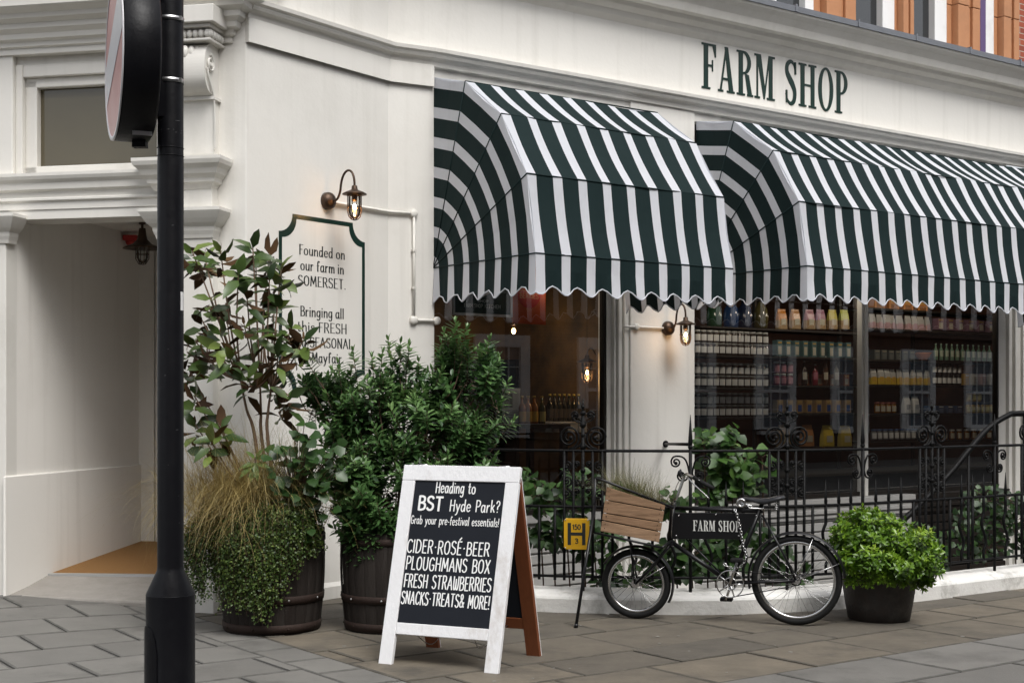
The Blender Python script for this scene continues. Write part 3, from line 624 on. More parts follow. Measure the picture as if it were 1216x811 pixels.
def write(mb, txt, P_, x0, x1, base, cap, pen, nib=0., track=.10, word=.34, m=0, jit=0., rs=1, serif=0.):
    """lay txt between x0 and x1 on a surface; P_(x, y, lift) gives the 3D point"""
    rnd = random.Random(rs); w = 0; pos = []
    for ch in txt:
        if ch == ' ': w += word; continue
        pos.append((ch, w)); w += G_[ch][0] + track
    w -= track; sx = (x1-x0)/w; k = 0
    for ch, x in pos:
        dy = rnd.uniform(-jit, jit)
        for kind, pts in G_[ch][1]:
            q = [Vector((px, py, 0)) for px, py in pts]
            if serif and kind == 'l' and abs(pts[0][1]-pts[-1][1]) > .3 or (serif and kind == 'l' and len(pts) > 2):
                ends = [p for p in pts if p[1] in (0, 1, .62, 1.05)] if len(pts) > 2 else [pts[0], pts[-1]]
                for p in ends:
                    if p[1] not in (0, 1, .62, 1.05): continue
                    k += 1; lift = .0012 + .00012*(k % 7); r_ = 1 if p[1] == 0 or p[1] == 1 else .3
                    mb.ribbon([(x0+(x+p[0])*sx-serif*cap, base+(p[1])*cap), (x0+(x+p[0])*sx+serif*cap*r_, base+(p[1])*cap)], lambda t: pen*(1-nib)*.9, lambda X, Y, l=lift: P_(X, Y, l), m)
            if kind == 'c': q = crom(q, 6)
            elif len(q) > 2:               # keep corners crisp: one stroke per straight piece
                for a, b in zip(q, q[1:]):
                    k += 1; lift = .0012 + .00012*(k % 7)
                    mb.ribbon([(x0+(x+a.x)*sx, base+(a.y+dy)*cap), (x0+(x+b.x)*sx, base+(b.y+dy)*cap)], lambda t: pen*(1-nib+nib*abs(t.y)), lambda X, Y, l=lift: P_(X, Y, l), m)
                continue
            k += 1; lift = .0012 + .00012*(k % 7)
            mb.ribbon([(x0+(x+p.x)*sx, base+(p.y+dy)*cap) for p in q], lambda t: pen*(1-nib+nib*abs(t.y)), lambda X, Y, l=lift: P_(X, Y, l), m)
# condensed slab capitals for FARM SHOP
def _rect(a, b, c, d): return [(a,c),(b,c),(b,d),(a,d)]
def _bowl(x, y0, y1, w, t): # right half ring
    o = arc(x, (y0+y1)/2, w, (y1-y0)/2, -90, 90, 12); i = arc(x, (y0+y1)/2, w-t, (y1-y0)/2-.05, 90, -90, 12); return o + i
def _ring(cx, rx, ry, tx, ty): return ('ring', arc(cx,.5,rx,ry,0,360,28)[:-1], arc(cx,.5,rx-tx,ry-ty,0,360,28)[:-1])
SL = {
'F':(.50,[_rect(.072,.222,.0,1),_rect(0,.30,0,.045),_rect(0,.07,.955,1),_rect(.20,.50,.955,1),[(.50,.96),(.50,.72),(.465,.72),(.38,.96)],_rect(.20,.36,.50,.545),_rect(.36,.395,.40,.65)]),
'A':(.60,[[(.06,.0),(.115,.0),(.315,.98),(.27,1.0)],[(.24,1.0),(.35,1.0),(.55,0),(.40,0)],_rect(.15,.43,.27,.315),_rect(0,.19,-.002,.043),_rect(.32,.60,-.002,.043)]),
'R':(.58,[_rect(.072,.222,0,1),_rect(0,.30,0,.045),_rect(0,.07,.955,1),_bowl(.25,.48,1.0,.27,.13),_rect(.20,.26,.955,1),_rect(.20,.26,.48,.525),[(.30,.5),(.44,.47),(.55,.045),(.40,.045)],_rect(.38,.60,0,.045)]),
'M':(.78,[_rect(.075,.125,0,1),_rect(0,.20,0,.045),[(.075,1),(.235,1),(.40,.20),(.34,.0)],[(.34,0),(.385,0),(.575,1),(.53,1)],_rect(.535,.675,0,1),_rect(.46,.76,0,.045),_rect(.0,.08,.955,1),_rect(.69,.76,.955,1)]),
'S':(.46,[]),
'H':(.70,[_rect(.072,.222,0,1),_rect(.475,.615,0,1),_rect(.21,.48,.49,.535)] + [_rect(a,b,c,c+.045) for a,b in ((0,.07),(.23,.30),(.39,.46),(.62,.69)) for c in (0,.955)]),
'O':(.60,[_ring(.30,.30,.515,.135,.05)]),
'P':(.52,[_rect(.072,.222,0,1),_rect(0,.30,0,.045),_rect(0,.07,.955,1),_bowl(.25,.45,1.0,.27,.13),_rect(.20,.26,.955,1),_rect(.20,.26,.45,.495)]),
}
def slab_text(mb, txt, P_, x0, x1, base, cap, depth, m=0, track=.075, word=.30):
    w = 0; pos = []
    for ch in txt:
        if ch == ' ': w += word; continue
        pos.append((ch, w)); w += SL[ch][0] + track
    w -= track; sx = (x1-x0)/w; k = 0
    for ch, x in pos:
        def Q(p, l): return P_(x0+(x+p[0])*sx, base+p[1]*cap, l)
        if ch == 'S':
            sp = crom([Vector(p+(0,)) for p in ((.40,.80),(.34,.93),(.22,.985),(.09,.90),(.075,.74),(.17,.60),(.29,.46),(.375,.30),(.35,.10),(.23,.015),(.10,.08),(.04,.24))], 6)
            n = len(sp); L = []; Rr = []
            for i, p in enumerate(sp):
                a, b = sp[max(0,i-1)], sp[min(n-1,i+1)]; t = (b-a).normalized(); u = i/(n-1)
                th = .05 + .105*math.exp(-((u-.5)/.17)**2) + .05*math.exp(-((u-.26)/.12)**2) + .05*math.exp(-((u-.74)/.12)**2); nn = Vector((-t.y, t.x, 0))*th/2*1.0
                L.append(p+nn); Rr.append(p-nn)
            for f_, b_ in ((depth,0),):
                lf = [mb.v(Q(p,f_)) for p in L]; rf = [mb.v(Q(p,f_)) for p in Rr]; lb = [mb.v(Q(p,0)) for p in L]; rb = [mb.v(Q(p,0)) for p in Rr]
                for i in range(n-1):
                    mb.f((rf[i],rf[i+1],lf[i+1],lf[i]), m); mb.f((lf[i],lf[i+1],lb[i+1],lb[i]), m); mb.f((rb[i],rb[i+1],rf[i+1],rf[i]), m)
            for tri in ([(.36,.98),(.405,.98),(.415,.70),(.375,.70)], [(.035,.02),(.075,.02),(.07,.31),(.025,.31)]):
                k += 1; mb.prism([Q(p,0) for p in tri], Q(tri[0],depth+.0003*k)-Q(tri[0],0), m)
            continue
        for sh in SL[ch][1]:
            k += 1; dp = depth + .00025*(k % 11)
            if sh[0] == 'ring':
                o, i_ = sh[1], sh[2]; n = len(o)
                of = [mb.v(Q(p,dp)) for p in o]; jf = [mb.v(Q(p,dp)) for p in i_]; ob = [mb.v(Q(p,0)) for p in o]; jb = [mb.v(Q(p,0)) for p in i_]
                for a in range(n):
                    b = (a+1) % n
                    mb.f((of[a],of[b],jf[b],jf[a]), m); mb.f((of[a],of[b],ob[b],ob[a]), m); mb.f((jf[a],jf[b],jb[b],jb[a]), m)
            else: mb.prism([Q(p,0) for p in sh], Q(sh[0],dp)-Q(sh[0],0), m)

# fascia sign
s0, _ = F.at(833, 105); s1, _ = F.at(1006, 134)
mb = MB(); slab_text(mb, 'FARM SHOP', lambda x, y, l: F(x, l, y), s0, s1, 4.815, .465, .007)
build('lettering', mb, M['green'], shop)
# painted notice on the corner panel
mb = MB(); WP = lambda x, y, l: W(x, l, y)
na, nb_, nh0, nh1, nr, lw = .345, 1.345, 1.70, 3.12, .15, .036
def noticeloop(off):
    a, b, h0, h1 = na+off, nb_-off, nh0+off, nh1-off; r = nr+off*.25; out = []
    for (cx, cy, s_, e_) in ((a,h1,0,-90),(b,h1,-90,-180),(b,h0,180,90),(a,h0,90,0)): pass
    out += arc(a, h1, r, r, -90, 0, 8); out += arc(b, h1, r, r, 180, 270, 8); out += arc(b, h0, r, r, 90, 180, 8); out += arc(a, h0, r, r, 0, 90, 8)
    return out
o_, i_ = noticeloop(0), noticeloop(lw)
A_ = [mb.v(WP(x,y,.0015)) for x,y in o_]; B_ = [mb.v(WP(x,y,.0015)) for x,y in i_]
for i in range(len(A_)): j = (i+1) % len(A_); mb.f((A_[i],A_[j],B_[j],B_[i]))
build('notice_border', mb, M['green'], shop)
mb = MB(); tc = (na+nb_)/2-.01
for i, (tx, wd) in enumerate((('Founded on',.525),('our farm in',.50),('SOMERSET.',.55),(None,0),('Bringing all',.50),('this FRESH',.57),('and SEASONAL',.71),('to Mayfair.',.50))):
    if not tx: continue
    mb = MB(); write(mb, tx, WP, tc-wd/2, tc+wd/2, 2.805-.1235*i, .078, .0140, nib=.68, track=.14, word=.30, serif=.075); build('notice_lettering', mb, M['ink'], shop)

# ================================================================ awnings
def awning(s0, s1, label, hz=2.80, rib=None):
    hx = -.01
    angs = [90, 72, 49, 25, 0]; rad = [1.68, 1.63, 1.57, 1.53, 1.50]
    rib = rib or [(hx + r*math.cos(R(a)), hz + r*math.sin(R(a))) for a, r in zip(angs, rad)]
    root = thing('striped_awning', label, 'awning', F((s0+s1)/2, 0, 2.8), 'striped awnings over the shop windows')
    W_, D_ = .092, .160; per = W_+D_
    n = round((s1-s0-W_)/per); per = (s1-s0-W_)/n; D2 = per-W_
    edges = [s0]; cols = []
    for i in range(n): edges += [s0+i*per+W_, s0+(i+1)*per]; cols += [0, 1]
    edges += [s1]; cols += [0]
    redge = [1.0]; rc = []; r = 1.6
    while r > .02:
        for wd, c in ((W_*.98,0),(D_*1.0,1)):
            r2 = max(.012, r-wd); redge.append(r2/1.6); rc.append(c); r = r2
            if r <= .013: break
    mb = MB(); NS = 6
    from mathutils import noise as _nz
    for i in range(4):
        for k in range(NS):
            def pt(t):
                q = [lerp(rib[i][0],rib[i+1][0],t), lerp(rib[i][1],rib[i+1][1],t)]; sg = .016*math.sin(math.pi*t); a = R(lerp(angs[i],angs[i+1],t)); return (q[0]-sg*math.cos(a), q[1]-sg*math.sin(a))
            (da, ha), (db, hb) = pt(k/NS), pt((k+1)/NS)
            def cv(s_, d_, h_):
                e_ = min(1, (s_-s0)/.25, (s1-s_)/.25); w_ = .020*e_*_nz.noise(Vector((s_*2.3, h_*1.3, s0*7))) + .009*e_*_nz.noise(Vector((s_*6, h_*2.6-s_*2, 5+s0)))
                q_ = R(lerp(angs[i],angs[i+1],.5)); return F(s_, d_+w_*math.cos(q_), h_+w_*math.sin(q_))
            for j, c in enumerate(cols):
                mb.f([mb.v(cv(edges[j],da,ha)), mb.v(cv(edges[j+1],da,ha)), mb.v(cv(edges[j+1],db,hb)), mb.v(cv(edges[j],db,hb))], c, True)
        for se in (s0, s1):                 # gussets of the side panels
            sg = .012 if se == s0 else -.012
            for j, c in enumerate(rc):
                A0, A1 = redge[j], redge[j+1]
                def rp(q, f): return F(se, hx+(q[0]-hx)*f, hz+(q[1]-hz)*f)
                def mid(f): return F(se+sg*f, hx+((rib[i][0]+rib[i+1][0])/2-hx)*f, hz+((rib[i][1]+rib[i+1][1])/2-hz)*f)
                mb.poly([rp(rib[i],A0), mid(A0), mid(A1), rp(rib[i],A1)], c); mb.poly([mid(A0), rp(rib[i+1],A0), rp(rib[i+1],A1), mid(A1)], c)
    build('canopy', mb, [M['awnw'], M['awng']], root, recalc=False)
    # hanging valance with a scalloped, white-piped edge
    mb = MB(); pip = MB(); VH = .29; rnd = random.Random(int(s0*100)+3); bot = []
    def drop(x): return VH + .036*math.cos(2*math.pi*x)
    fx, fz = rib[4]
    ph = rnd.random()*6
    def vcol(P0, t, c):
        """one stripe of valance, split into columns"""
    cols_v = []
    for j, c in enumerate(cols):
        for q in range(4 if c else 3):
            nq = 4 if c else 3; cols_v.append((lerp(edges[j],edges[j+1],q/nq), lerp(edges[j],edges[j+1],(q+1)/nq), c))
    def vf(x):
        t = (x-s0)/per; e_ = max(0,min(1,(x-s0)/.09,(s1-x)/.09)); d = fx + e_*(.010*math.sin(x*5.1+ph) + .012*math.sin(2*math.pi*t+.6)); return F(x, d, hz-drop(t-W_/per/2)), F(x, fx+.004*math.sin(x*4+ph), hz-.13)
    for a, b, c in cols_v:
        (pa, ma), (pb, mb_) = vf(a), vf(b)
        mb.poly([F(a,fx,hz), F(b,fx,hz), mb_, ma], c, True); mb.poly([ma, mb_, pb, pa], c, True)
    frontbot = [vf(a)[0] for a, b, c in cols_v] + [vf(s1)[0]]
    pip.tube(frontbot, .006, 6)
    for se, sg in ((s0,-1),(s1,1)):
        run = []; r = 1.0
        cells = []
        for j, c in enumerate(rc):
            for q in range(3): cells.append((lerp(redge[j],redge[j+1],q/3), lerp(redge[j],redge[j+1],(q+1)/3), c))
        def sv(f):
            d = hx+(fx-hx)*f; t = (1.0-f)*1.6/per
            return F(se, d, hz), F(se+sg*(.012+.012*math.sin(2*math.pi*t+.8))*max(0,min(1,(1-f)*12)), d+.02*(1-f), hz-drop(t-W_/per/2))
        for a, b, c in cells:
            (ta, ba), (tb, bb) = sv(a), sv(b); mb.poly([ta, tb, bb, ba], c, True)
        pip.tube([sv(a)[1] for a, b, c in cells] + [sv(cells[-1][1])[1]], .006, 6)
    build('valance', mb, [M['awnw'], M['awng']], root, recalc=False); build('piping', pip, M['awnw'], root)
    # seams over the hoops, and the hoop frame underneath
    mb = MB()
    for i in range(1, 5):
        mb.tube([F(s0,hx,hz), F(s0,*rib[i])], .0065, 6); mb.tube([F(s1,hx,hz), F(s1,*rib[i])], .0065, 6); mb.tube([F(s0,*rib[i]), F(s1,*rib[i])], .0065, 6)
    build('seam', mb, M['awng'], root)
    mb = MB()
    for i in range(1, 5):
        q = (hx+(rib[i][0]-hx)*.975, hz+(rib[i][1]-hz)*.975); mb.tube([F(s0+.03,hx+.02,hz-.0), F(s0+.03,*q), F(s1-.03,*q), F(s1-.03,hx+.02,hz)], .013, 8)
    for se in (s0+.03, s1-.03): mb.tube([F(se-.03,hx+.03,hz), F(se+.03,hx+.03,hz)], .035, 10)
    build('hoop_frame', mb, M['steel'], root)
awning(.045, 2.235, 'narrower green and white striped awning over the left shop window beside the corner wall')
awning(P2+.03, P3+.16, 'wide green and white striped awning over the right shop window under the FARM SHOP letters', 2.885, [(-.01,4.47),(.52,4.385),(1.045,4.02),(1.375,3.495),(1.475,2.885)])

# ================================================================ bracket lanterns and conduit
def lantern_body(root, c, lit):        # c: centre of the cap
    c = Vector(c); mb = MB()
    mb.lathe([(.014,.055),(.022,.05),(.026,.02),(.075,.0),(.098,-.012),(.100,-.020),(.060,-.016),(.03,-.016)], c, 20); build('cap', mb, M['bronze'], root)
    mb = MB()
    for k in range(6):
        a = k*math.pi/3+.3; x, y = math.cos(a), math.sin(a)
        mb.tube([c+Vector((x*.056,y*.056,-.016)), c+Vector((x*.056,y*.056,-.16)), c+Vector((x*.048,y*.048,-.195)), c+Vector((x*.028,y*.028,-.218)), c+Vector((0,0,-.226))], .0042, 6)
    mb.torus(c+Vector((0,0,-.12)), (0,0,1), .057, .004, 24, 6); mb.torus(c+Vector((0,0,-.02)), (0,0,1), .057, .006, 24, 6)
    build('cage', mb, M['bronze'], root)
    mb = MB(); mb.lathe([(.050,-.018),(.050,-.155),(.042,-.19),(.022,-.21),(.0,-.215)], c, 18, caps=False); build('glass_globe', mb, M['tglass'], root)
    mb = MB(); mb.lathe([(.024,-.016),(.024,-.07),(.018,-.075)], c, 12); build('lamp_holder', mb, M['bronze'], root)
    mb = MB(); mb.sphere(c+Vector((0,0,-.12)), .016 if lit else .02, n=10, sz=1.5); build('bulb', mb, M['bulb2'] if lit else M['tglass'], root)
def wall_lantern(fr, s, h, d, label, lit=True, side=.0, watts=2.0):
    base = fr(s, 0, h); root = thing('wall_lantern', label, 'wall lamp', base, 'swan neck wall lanterns')
    top = fr(s+side, d, h+.05)
    mb = MB(); ax = fr(s,1,0)-fr(s,0,0)
    mb.lathe([(.072,.001),(.072,.02),(.066,.045),(.045,.066),(.015,.075),(.008,.078)], base, 20, axis=ax); build('wall_plate', mb, M['bronze'], root)
    mb = MB(); t = lambda u: s+side*u
    pts = bez(fr(s,.06,h-.005), fr(t(.3),d*.33,h-.005), fr(t(.45),d*.42,h-.01), fr(t(.5),d*.50,h+.08), 8)[:-1] + bez(fr(t(.5),d*.50,h+.08), fr(t(.52),d*.54,h+.27), fr(t(.98),d*.98,h+.27), fr(t(1),d,h+.12), 14) + [fr(t(1),d,h+.055)]
    mb.tube(pts, .0095, 8); build('swan_neck', mb, M['bronze'], root)
    lantern_body(root, fr(s+side,d,h+.045), lit)
    if lit:
        l = bpy.data.lights.new('lamp_light', 'POINT'); l.energy = watts; l.color = (1.,.6,.28); l.shadow_soft_size = .02
        lo = bpy.data.objects.new('lamp_light', l); COL.objects.link(lo); lo.parent = root; lo.location = fr(s+side,d,h-.10)-base
ls, lh = W.at(388, 239); wall_lantern(W, ls, lh, .31, 'swan neck bronze lantern on the corner wall above the painted notice', True, watts=.22)
ls2, lh2 = F.at(792, 390); wall_lantern(F, ls2, lh2, .27, 'lit swan neck lantern on the cream pillar between the two shop windows', True, watts=.55)
mb = MB()
def jbox(c, ax, r=.036): mb.lathe([(r,0),(r,.028),(r*.8,.036),(.004,.037)], c, 16, axis=ax)
hh = lh-.005; gs = .235; h2 = G.at(487, 380)[1]
mb.tube([W(ls,.02,hh), W(WL-.02,.02,hh), G(.02,.022,hh), G(gs,.02,hh)], .013, 8); mb.tube([G(gs,.021,hh), G(gs,.021,h2)], .013, 8); mb.tube([G(gs,.02,h2), G(GL,.02,h2), F(.07,.02,h2)], .013, 8)
nG = Vector((G.n.x,G.n.y,0)); nF = Vector((F.n.x,F.n.y,0))
jbox(G(gs,0,hh), nG); jbox(G(gs,0,h2), nG); jbox(F(.065,.0,h2), nF)
for t in (.35,.7): mb.fbox(G, gs-.02, gs+.02, 0, .038, lerp(hh,h2,t)-.01, lerp(hh,h2,t)+.01)
build('conduit', mb, M['trim'], shop)
mb = MB(); mb.tube([F(P1-.1,.02-.02,lh2), F(P1+.03,.02,lh2), F(ls2,.02,lh2)], .012, 8); jbox(F(P1+.06,0,lh2), nF, .034); build('conduit', mb, M['trim'], shop)
# hanging lamp and red sounder in the porch
pc = P(169, 262, 12.25); root = thing('porch_lamp', 'brown enamel pendant lamp hanging in the entrance porch', 'pendant lamp', (pc.x,pc.y,3.2))
mb = MB(); mb.tube([(pc.x,pc.y,3.2),(pc.x,pc.y,3.13)], .012); mb.lathe([(.03,3.20),(.03,3.185)], (pc.x,pc.y,0), 14); build('stem', mb, M['bronze'], root)
mb = MB(); mb.lathe([(.028,3.15),(.034,3.10),(.045,3.05),(.085,3.01),(.150,2.985),(.168,2.975),(.168,2.968),(.14,2.975),(.05,3.0)], (pc.x,pc.y,0), 24); build('lamp_shade', mb, M['bronze'], root)
lantern = MB()
for k in range(6):
    a = k*math.pi/3; x, y = math.cos(a), math.sin(a)
    lantern.tube([(pc.x+x*.058,pc.y+y*.058,2.99),(pc.x+x*.058,pc.y+y*.058,2.88),(pc.x+x*.03,pc.y+y*.03,2.835),(pc.x,pc.y,2.83)], .004, 6)
lantern.torus((pc.x,pc.y,2.92), (0,0,1), .058, .004, 20, 6); build('cage', lantern, M['bronze'], root)
mb = MB(); mb.lathe([(.05,2.99),(.05,2.89),(.02,2.845),(0,2.84)], (pc.x,pc.y,0), 16, caps=False); build('glass_globe', mb, M['tglass'], root)
rp = P(156, 264, 12.9); mb = MB(); mb.box((rp.x,rp.y,3.14), (.13,.13,.05)); mb.lathe([(.055,3.115),(.05,3.085),(.03,3.07)], (rp.x,rp.y,0), 16)
solo('alarm_sounder', mb, M['red'], 'small red alarm sounder on the porch ceiling', 'alarm', loc=(rp.x,rp.y,3.14), bevel=.006)
# ================================================================ kerb wall and railings
mb = MB(); pl = [tuple(p)[:2] for p in RAIL]
mb.sweep([(.0,-.1),(.004,.105),(-.006,.122),(-.03,.140),(-.10,.155),(-.27,.165),(-.28,-.9)], pl)
solo('plinth_wall', mb, M['grime'], 'low white painted plinth curving along the pavement under the black railings', 'low wall')
ro = rail(3.0, .12)
rl = thing('iron_railing', 'black wrought iron railing with scrolls standing on the low white plinth', 'railing', (ro.x, ro.y, .15))
HT, HM, HBt = 1.24, .805, .265; OFF = .12
for nm, h, r in (('top_rail',HT,.013),('mid_rail',HM,.013),('bottom_rail',HBt,.012)):
    mb = MB(); mb.tube([rail(l*RL[-1]/120, OFF, h) for l in range(121)], r, 6); build(nm, mb, M['iron'], rl)
LO = [rail_l(x) for x in (692, 935, 1107)]; LS = [rail_l(x) for x in (573, 820, 1025, 1181)]
LO.append(LO[-1]+1.4); LS.append(LS[-1]+1.35)
def rp_(l, h, o=0.): return rail(l, OFF+o, h)
def spiral(mb, l, h, r, turns=1.6, a0=0., sg=1, th=.0075):
    n = int(turns*14); pts = []
    for i in range(n+1):
        t = i/n; a = a0 + sg*t*turns*2*math.pi; rr = r*(1-.80*t)
        pts.append(rp_(l + rr*math.cos(a), h + rr*math.sin(a)))
    mb.tube(pts, th, 6); mb.sphere(pts[-1], th*1.9, n=8)
def spearpost(l, top=1.52):
    mb = MB(); mb.tube([rp_(l,.155), rp_(l,HT+.02)], .0135, 8)
    mb.tube([rp_(l,HT+.02), rp_(l,HT+.07), rp_(l,top)], [.0135,.018,.002], 8); mb.sphere(rp_(l,HT+.03), .02, n=8); build('post', mb, M['iron'], rl)
    mb = MB()
    for sg in (-1, 1):
        spiral(mb, l+sg*.12, HT-.085, .046, 1.5, math.pi/2, -sg); spiral(mb, l+sg*.075, HT-.19, .038, 1.5, -math.pi/2, sg)
        mb.tube(bez(rp_(l+sg*.12,HT-.039), rp_(l+sg*.04,HT-.035), rp_(l+sg*.03,HT-.07), rp_(l+sg*.008,HT-.20), 8), .0075, 6)
        mb.tube(bez(rp_(l+sg*.075,HT-.228), rp_(l+sg*.03,HT-.235), rp_(l+sg*.02,HT-.2), rp_(l+sg*.008,HT-.14), 6), .0075, 6)
    build('scroll', mb, M['iron'], rl)
for l in LS: spearpost(l)
for l in LO:
    mb = MB(); mb.tube([rp_(l,.155), rp_(l,HT+.27)], .013, 8); mb.tube([rp_(l,HT+.27), rp_(l,HT+.40)], [.012,.004], 8)
    for h, r in ((HT+.03,.024),(HT+.12,.020),(HT+.20,.026),(HT+.29,.022),(HT+.34,.015),(HM+.16,.022),(HM+.28,.022)): mb.sphere(rp_(l,h), r, n=10)
    build('post', mb, M['iron'], rl)
    mb = MB()
    for sg in (-1, 1):
        spiral(mb, l+sg*.115, HT+.105, .092, 2.2, -math.pi/2, -sg, .009)
        mb.tube(bez(rp_(l+sg*.115,HT+.013), rp_(l+sg*.05,HT+.012), rp_(l+sg*.02,HT+.04), rp_(l,HT+.07), 6), .009, 6)
        mb.tube(bez(rp_(l,HT+.22), rp_(l+sg*.05,HT+.21), rp_(l+sg*.085,HT+.24), rp_(l+sg*.09,HT+.275), 6), .0075, 6); spiral(mb, l+sg*.062, HT+.275, .032, 1.4, 0 if sg > 0 else math.pi, sg)
        for h, a in ((HM+.10,1),(HM+.20,-1),(HM+.31,1)):
            spiral(mb, l+sg*.13, h, .040, 1.6, math.pi*.5*a, sg*a); spiral(mb, l+sg*.046, h+.02*a, .030, 1.4, -math.pi*.5*a, sg)
            mb.tube(bez(rp_(l+sg*.13,h+.04*a), rp_(l+sg*.10,h+.045*a), rp_(l+sg*.08,h), rp_(l+sg*.046,h-.01*a), 6), .007, 6)
    build('scroll', mb, M['iron'], rl)
def bar(l, wav, top, spike):
    mb = MB()
    if wav:
        pts = [rp_(l + .030*math.sin((h-.34)/.32*2*math.pi)*(1 if .34 < h < .66 else 0), h) for h in [HBt,.30,.34]+[.34+.32*i/10 for i in range(1,10)]+[.66,.74,top]]
    else: pts = [rp_(l,HBt-.03), rp_(l,.5), rp_(l,top)]
    mb.tube(pts, .0125, 6)
    if spike: mb.tube([rp_(l,top), rp_(l,top+.03), rp_(l,top+.20)], [.0108,.0145,.002], 6)
    build('bar', mb, M['iron'], rl)
keys = sorted([(l,'o') for l in LO] + [(l,'s') for l in LS])
for l in LO:
    for q in (-.235,-.155,-.078,.078,.155,.235): bar(l+q, False, HT if abs(q) < .2 else HM, False)
for (a, ka), (b, kb) in zip(keys, keys[1:]):
    a2 = a + (.235 if ka == 'o' else 0); b2 = b - (.235 if kb == 'o' else 0); n = max(1, round((b2-a2)/.142))
    for i in range(1, n): bar(lerp(a2,b2,i/n), i % 2 == 1, HM, a > LO[0]+.5)
# tie bar from the second spear post back to the pillar
w_ = F.pt(790, 527, 0); q = rp_(LS[1], 1.292)
mb = MB(); mb.tube([q, w_], .013, 8); mb.tube([w_ + nF*.012, w_ - nF*.0], .034, 12); build('tie_bar', mb, M['iron'], rl)
# curved handrail of the basement stair behind the railings
hp = [P(1330,492,13.0), P(1216,491,12.9), P(1196,494,12.85), P(1172,510,12.75), P(1150,535,12.6), P(1128,562,12.5), P(1085,606,12.3), P(1030,655,12.1)]
t = thing('stair_handrail', 'curved black handrail of the basement stair rising behind the right end of the railing', 'handrail', (hp[3].x,hp[3].y,-1.2))
mb = MB(); mb.tube(crom(hp, 5), .027, 8); build('handrail', mb, M['iron'], t)
for q in (hp[1], hp[4], hp[6]): mb = MB(); mb.tube([(q.x,q.y,-1.2), (q.x,q.y,q.z)], .014, 8); build('baluster', mb, M['iron'], t)
# hydrant plate
hl = rail_l(686); c = rail(hl, .07, .60); tdir = rdir(hl); ny = Vector((tdir.y,-tdir.x,0))
t = thing('hydrant_plate', 'yellow plate with a black H fixed to the railing beside the bicycle', 'sign', c)
pw, ph_ = .198, .24; mb = MB()
cs = [(.0,.015),(.015,0),(pw-.015,0),(pw,.015),(pw,ph_-.015),(pw-.015,ph_),(.015,ph_),(0,ph_-.015)]
HP = lambda x, y, l: c + tdir*(x-pw/2) + Vector((0,0,y-ph_/2)) + ny*l
mb.prism([HP(x,y,0) for x,y in cs], ny*.006); build('plate', mb, M['yellow'], t, bevel=.003)
mb = MB()
for k, (a, b, e, f) in enumerate(((.030,.056,.035,.205),(pw-.056,pw-.030,.035,.205),(.056,pw-.056,.108,.132))): mb.prism([HP(a,e,.0065),HP(b,e,.0065),HP(b,f,.0065),HP(a,f,.0065)], ny*.001)
HL = lambda x, y, l: HP(x, y, l+.0062)
write(mb, '150', HL, .068, .130, .156, .036, .0075); write(mb, '3', HL, .088, .110, .048, .036, .0075)
mb2 = [(q[0],q[1],q[2]) for q in mb.V]
build('face_mark', mb, M['ink'], t)
for i in range(len(t.children)):
    pass
mb = MB()
for x, y in ((.012,.012),(pw-.012,.012),(.012,ph_-.012),(pw-.012,ph_-.012)): mb.lathe([(.006,.006),(.006,.010),(.002,.011)], HP(x,y,0), 10, axis=ny)
mb.prism([HP(.05,.06,-.012),HP(.15,.06,-.012),HP(.15,.075,-.012),HP(.05,.075,-.012)], ny*.011); build('screw', mb, M['steel'], t)

# ================================================================ lamp post and its sign
lx, ly = (202.5-CX)/FPX*5.2, 5.2
post = thing('lamp_post', 'tall black post with a wide base in the left foreground carrying a round sign', 'post', (lx,ly,0))
def hy(py): return EYE + (HZ-py)/FPX*ly
mb = MB(); mb.lathe([(.112,-.2),(.112,.0),(.0905,.02),(.0905,hy(708)),(.0900,hy(704)),(.0505,hy(677)),(.0485,hy(672)),(.0485,hy(190)),(.0478,hy(188)),(.0475,5.2),(.04,5.25)], (lx,ly,0), 40)
for py in (186, 176.5, 705.5): mb.torus((lx,ly,hy(py)), (0,0,1), .0484 if py < 600 else .0902, .0016, 40, 6)
build('shaft', mb, M['post'], post)
mb = MB(); ang0 = math.atan2(-.60,-.80); rows = []      # inspection door: curved plate with an arched head
for k in range(13):
    u = -1+2*k/12.; a = ang0 + u*.62; top = hy(740) - .105*(1-math.sqrt(max(0,1-u*u))) ; rows.append((a, top))
for (a, t_), (b, t2) in zip(rows, rows[1:]):
    rr = .0955; q = [Vector((lx+r_*math.cos(x_), ly+r_*math.sin(x_), z_)) for x_, z_, r_ in ((a,.15,rr),(b,.15,rr),(b,t2,rr),(a,t_,rr),(a,.15,.085),(b,.15,.085),(b,t2,.085),(a,t_,.085))]
    mb.hexa([q[0],q[1],q[5],q[4],q[3],q[2],q[6],q[7]])
dd = build('access_door', mb, M['post'], post)
for i, py in enumerate((24.5, 97.5)):
    mb = MB(); mb.lathe([(.0488,-.008),(.0505,-.0075),(.0505,.0075),(.0488,.008)], (lx,ly,hy(py)), 36, caps=False)
    mb.box((lx-.052,ly-.012,hy(py)), (.022,.03,.010)); mb.box((lx+.044,ly-.026,hy(py)), (.010,.012,.016)); build('clamp_band', mb, M['steel'], post)
mb = MB()
for k in range(3):
    a, b = R(-28+9*k), R(-19+9*k); rr = .0489
    mb.poly([(lx+rr*math.cos(x_), ly+rr*math.sin(x_), z_) for x_, z_ in ((a,hy(369)),(b,hy(369)),(b,hy(347)),(a,hy(347)))])
build('sticker', mb, M['white'], post)
mb = MB(); rs_ = random.Random(2)
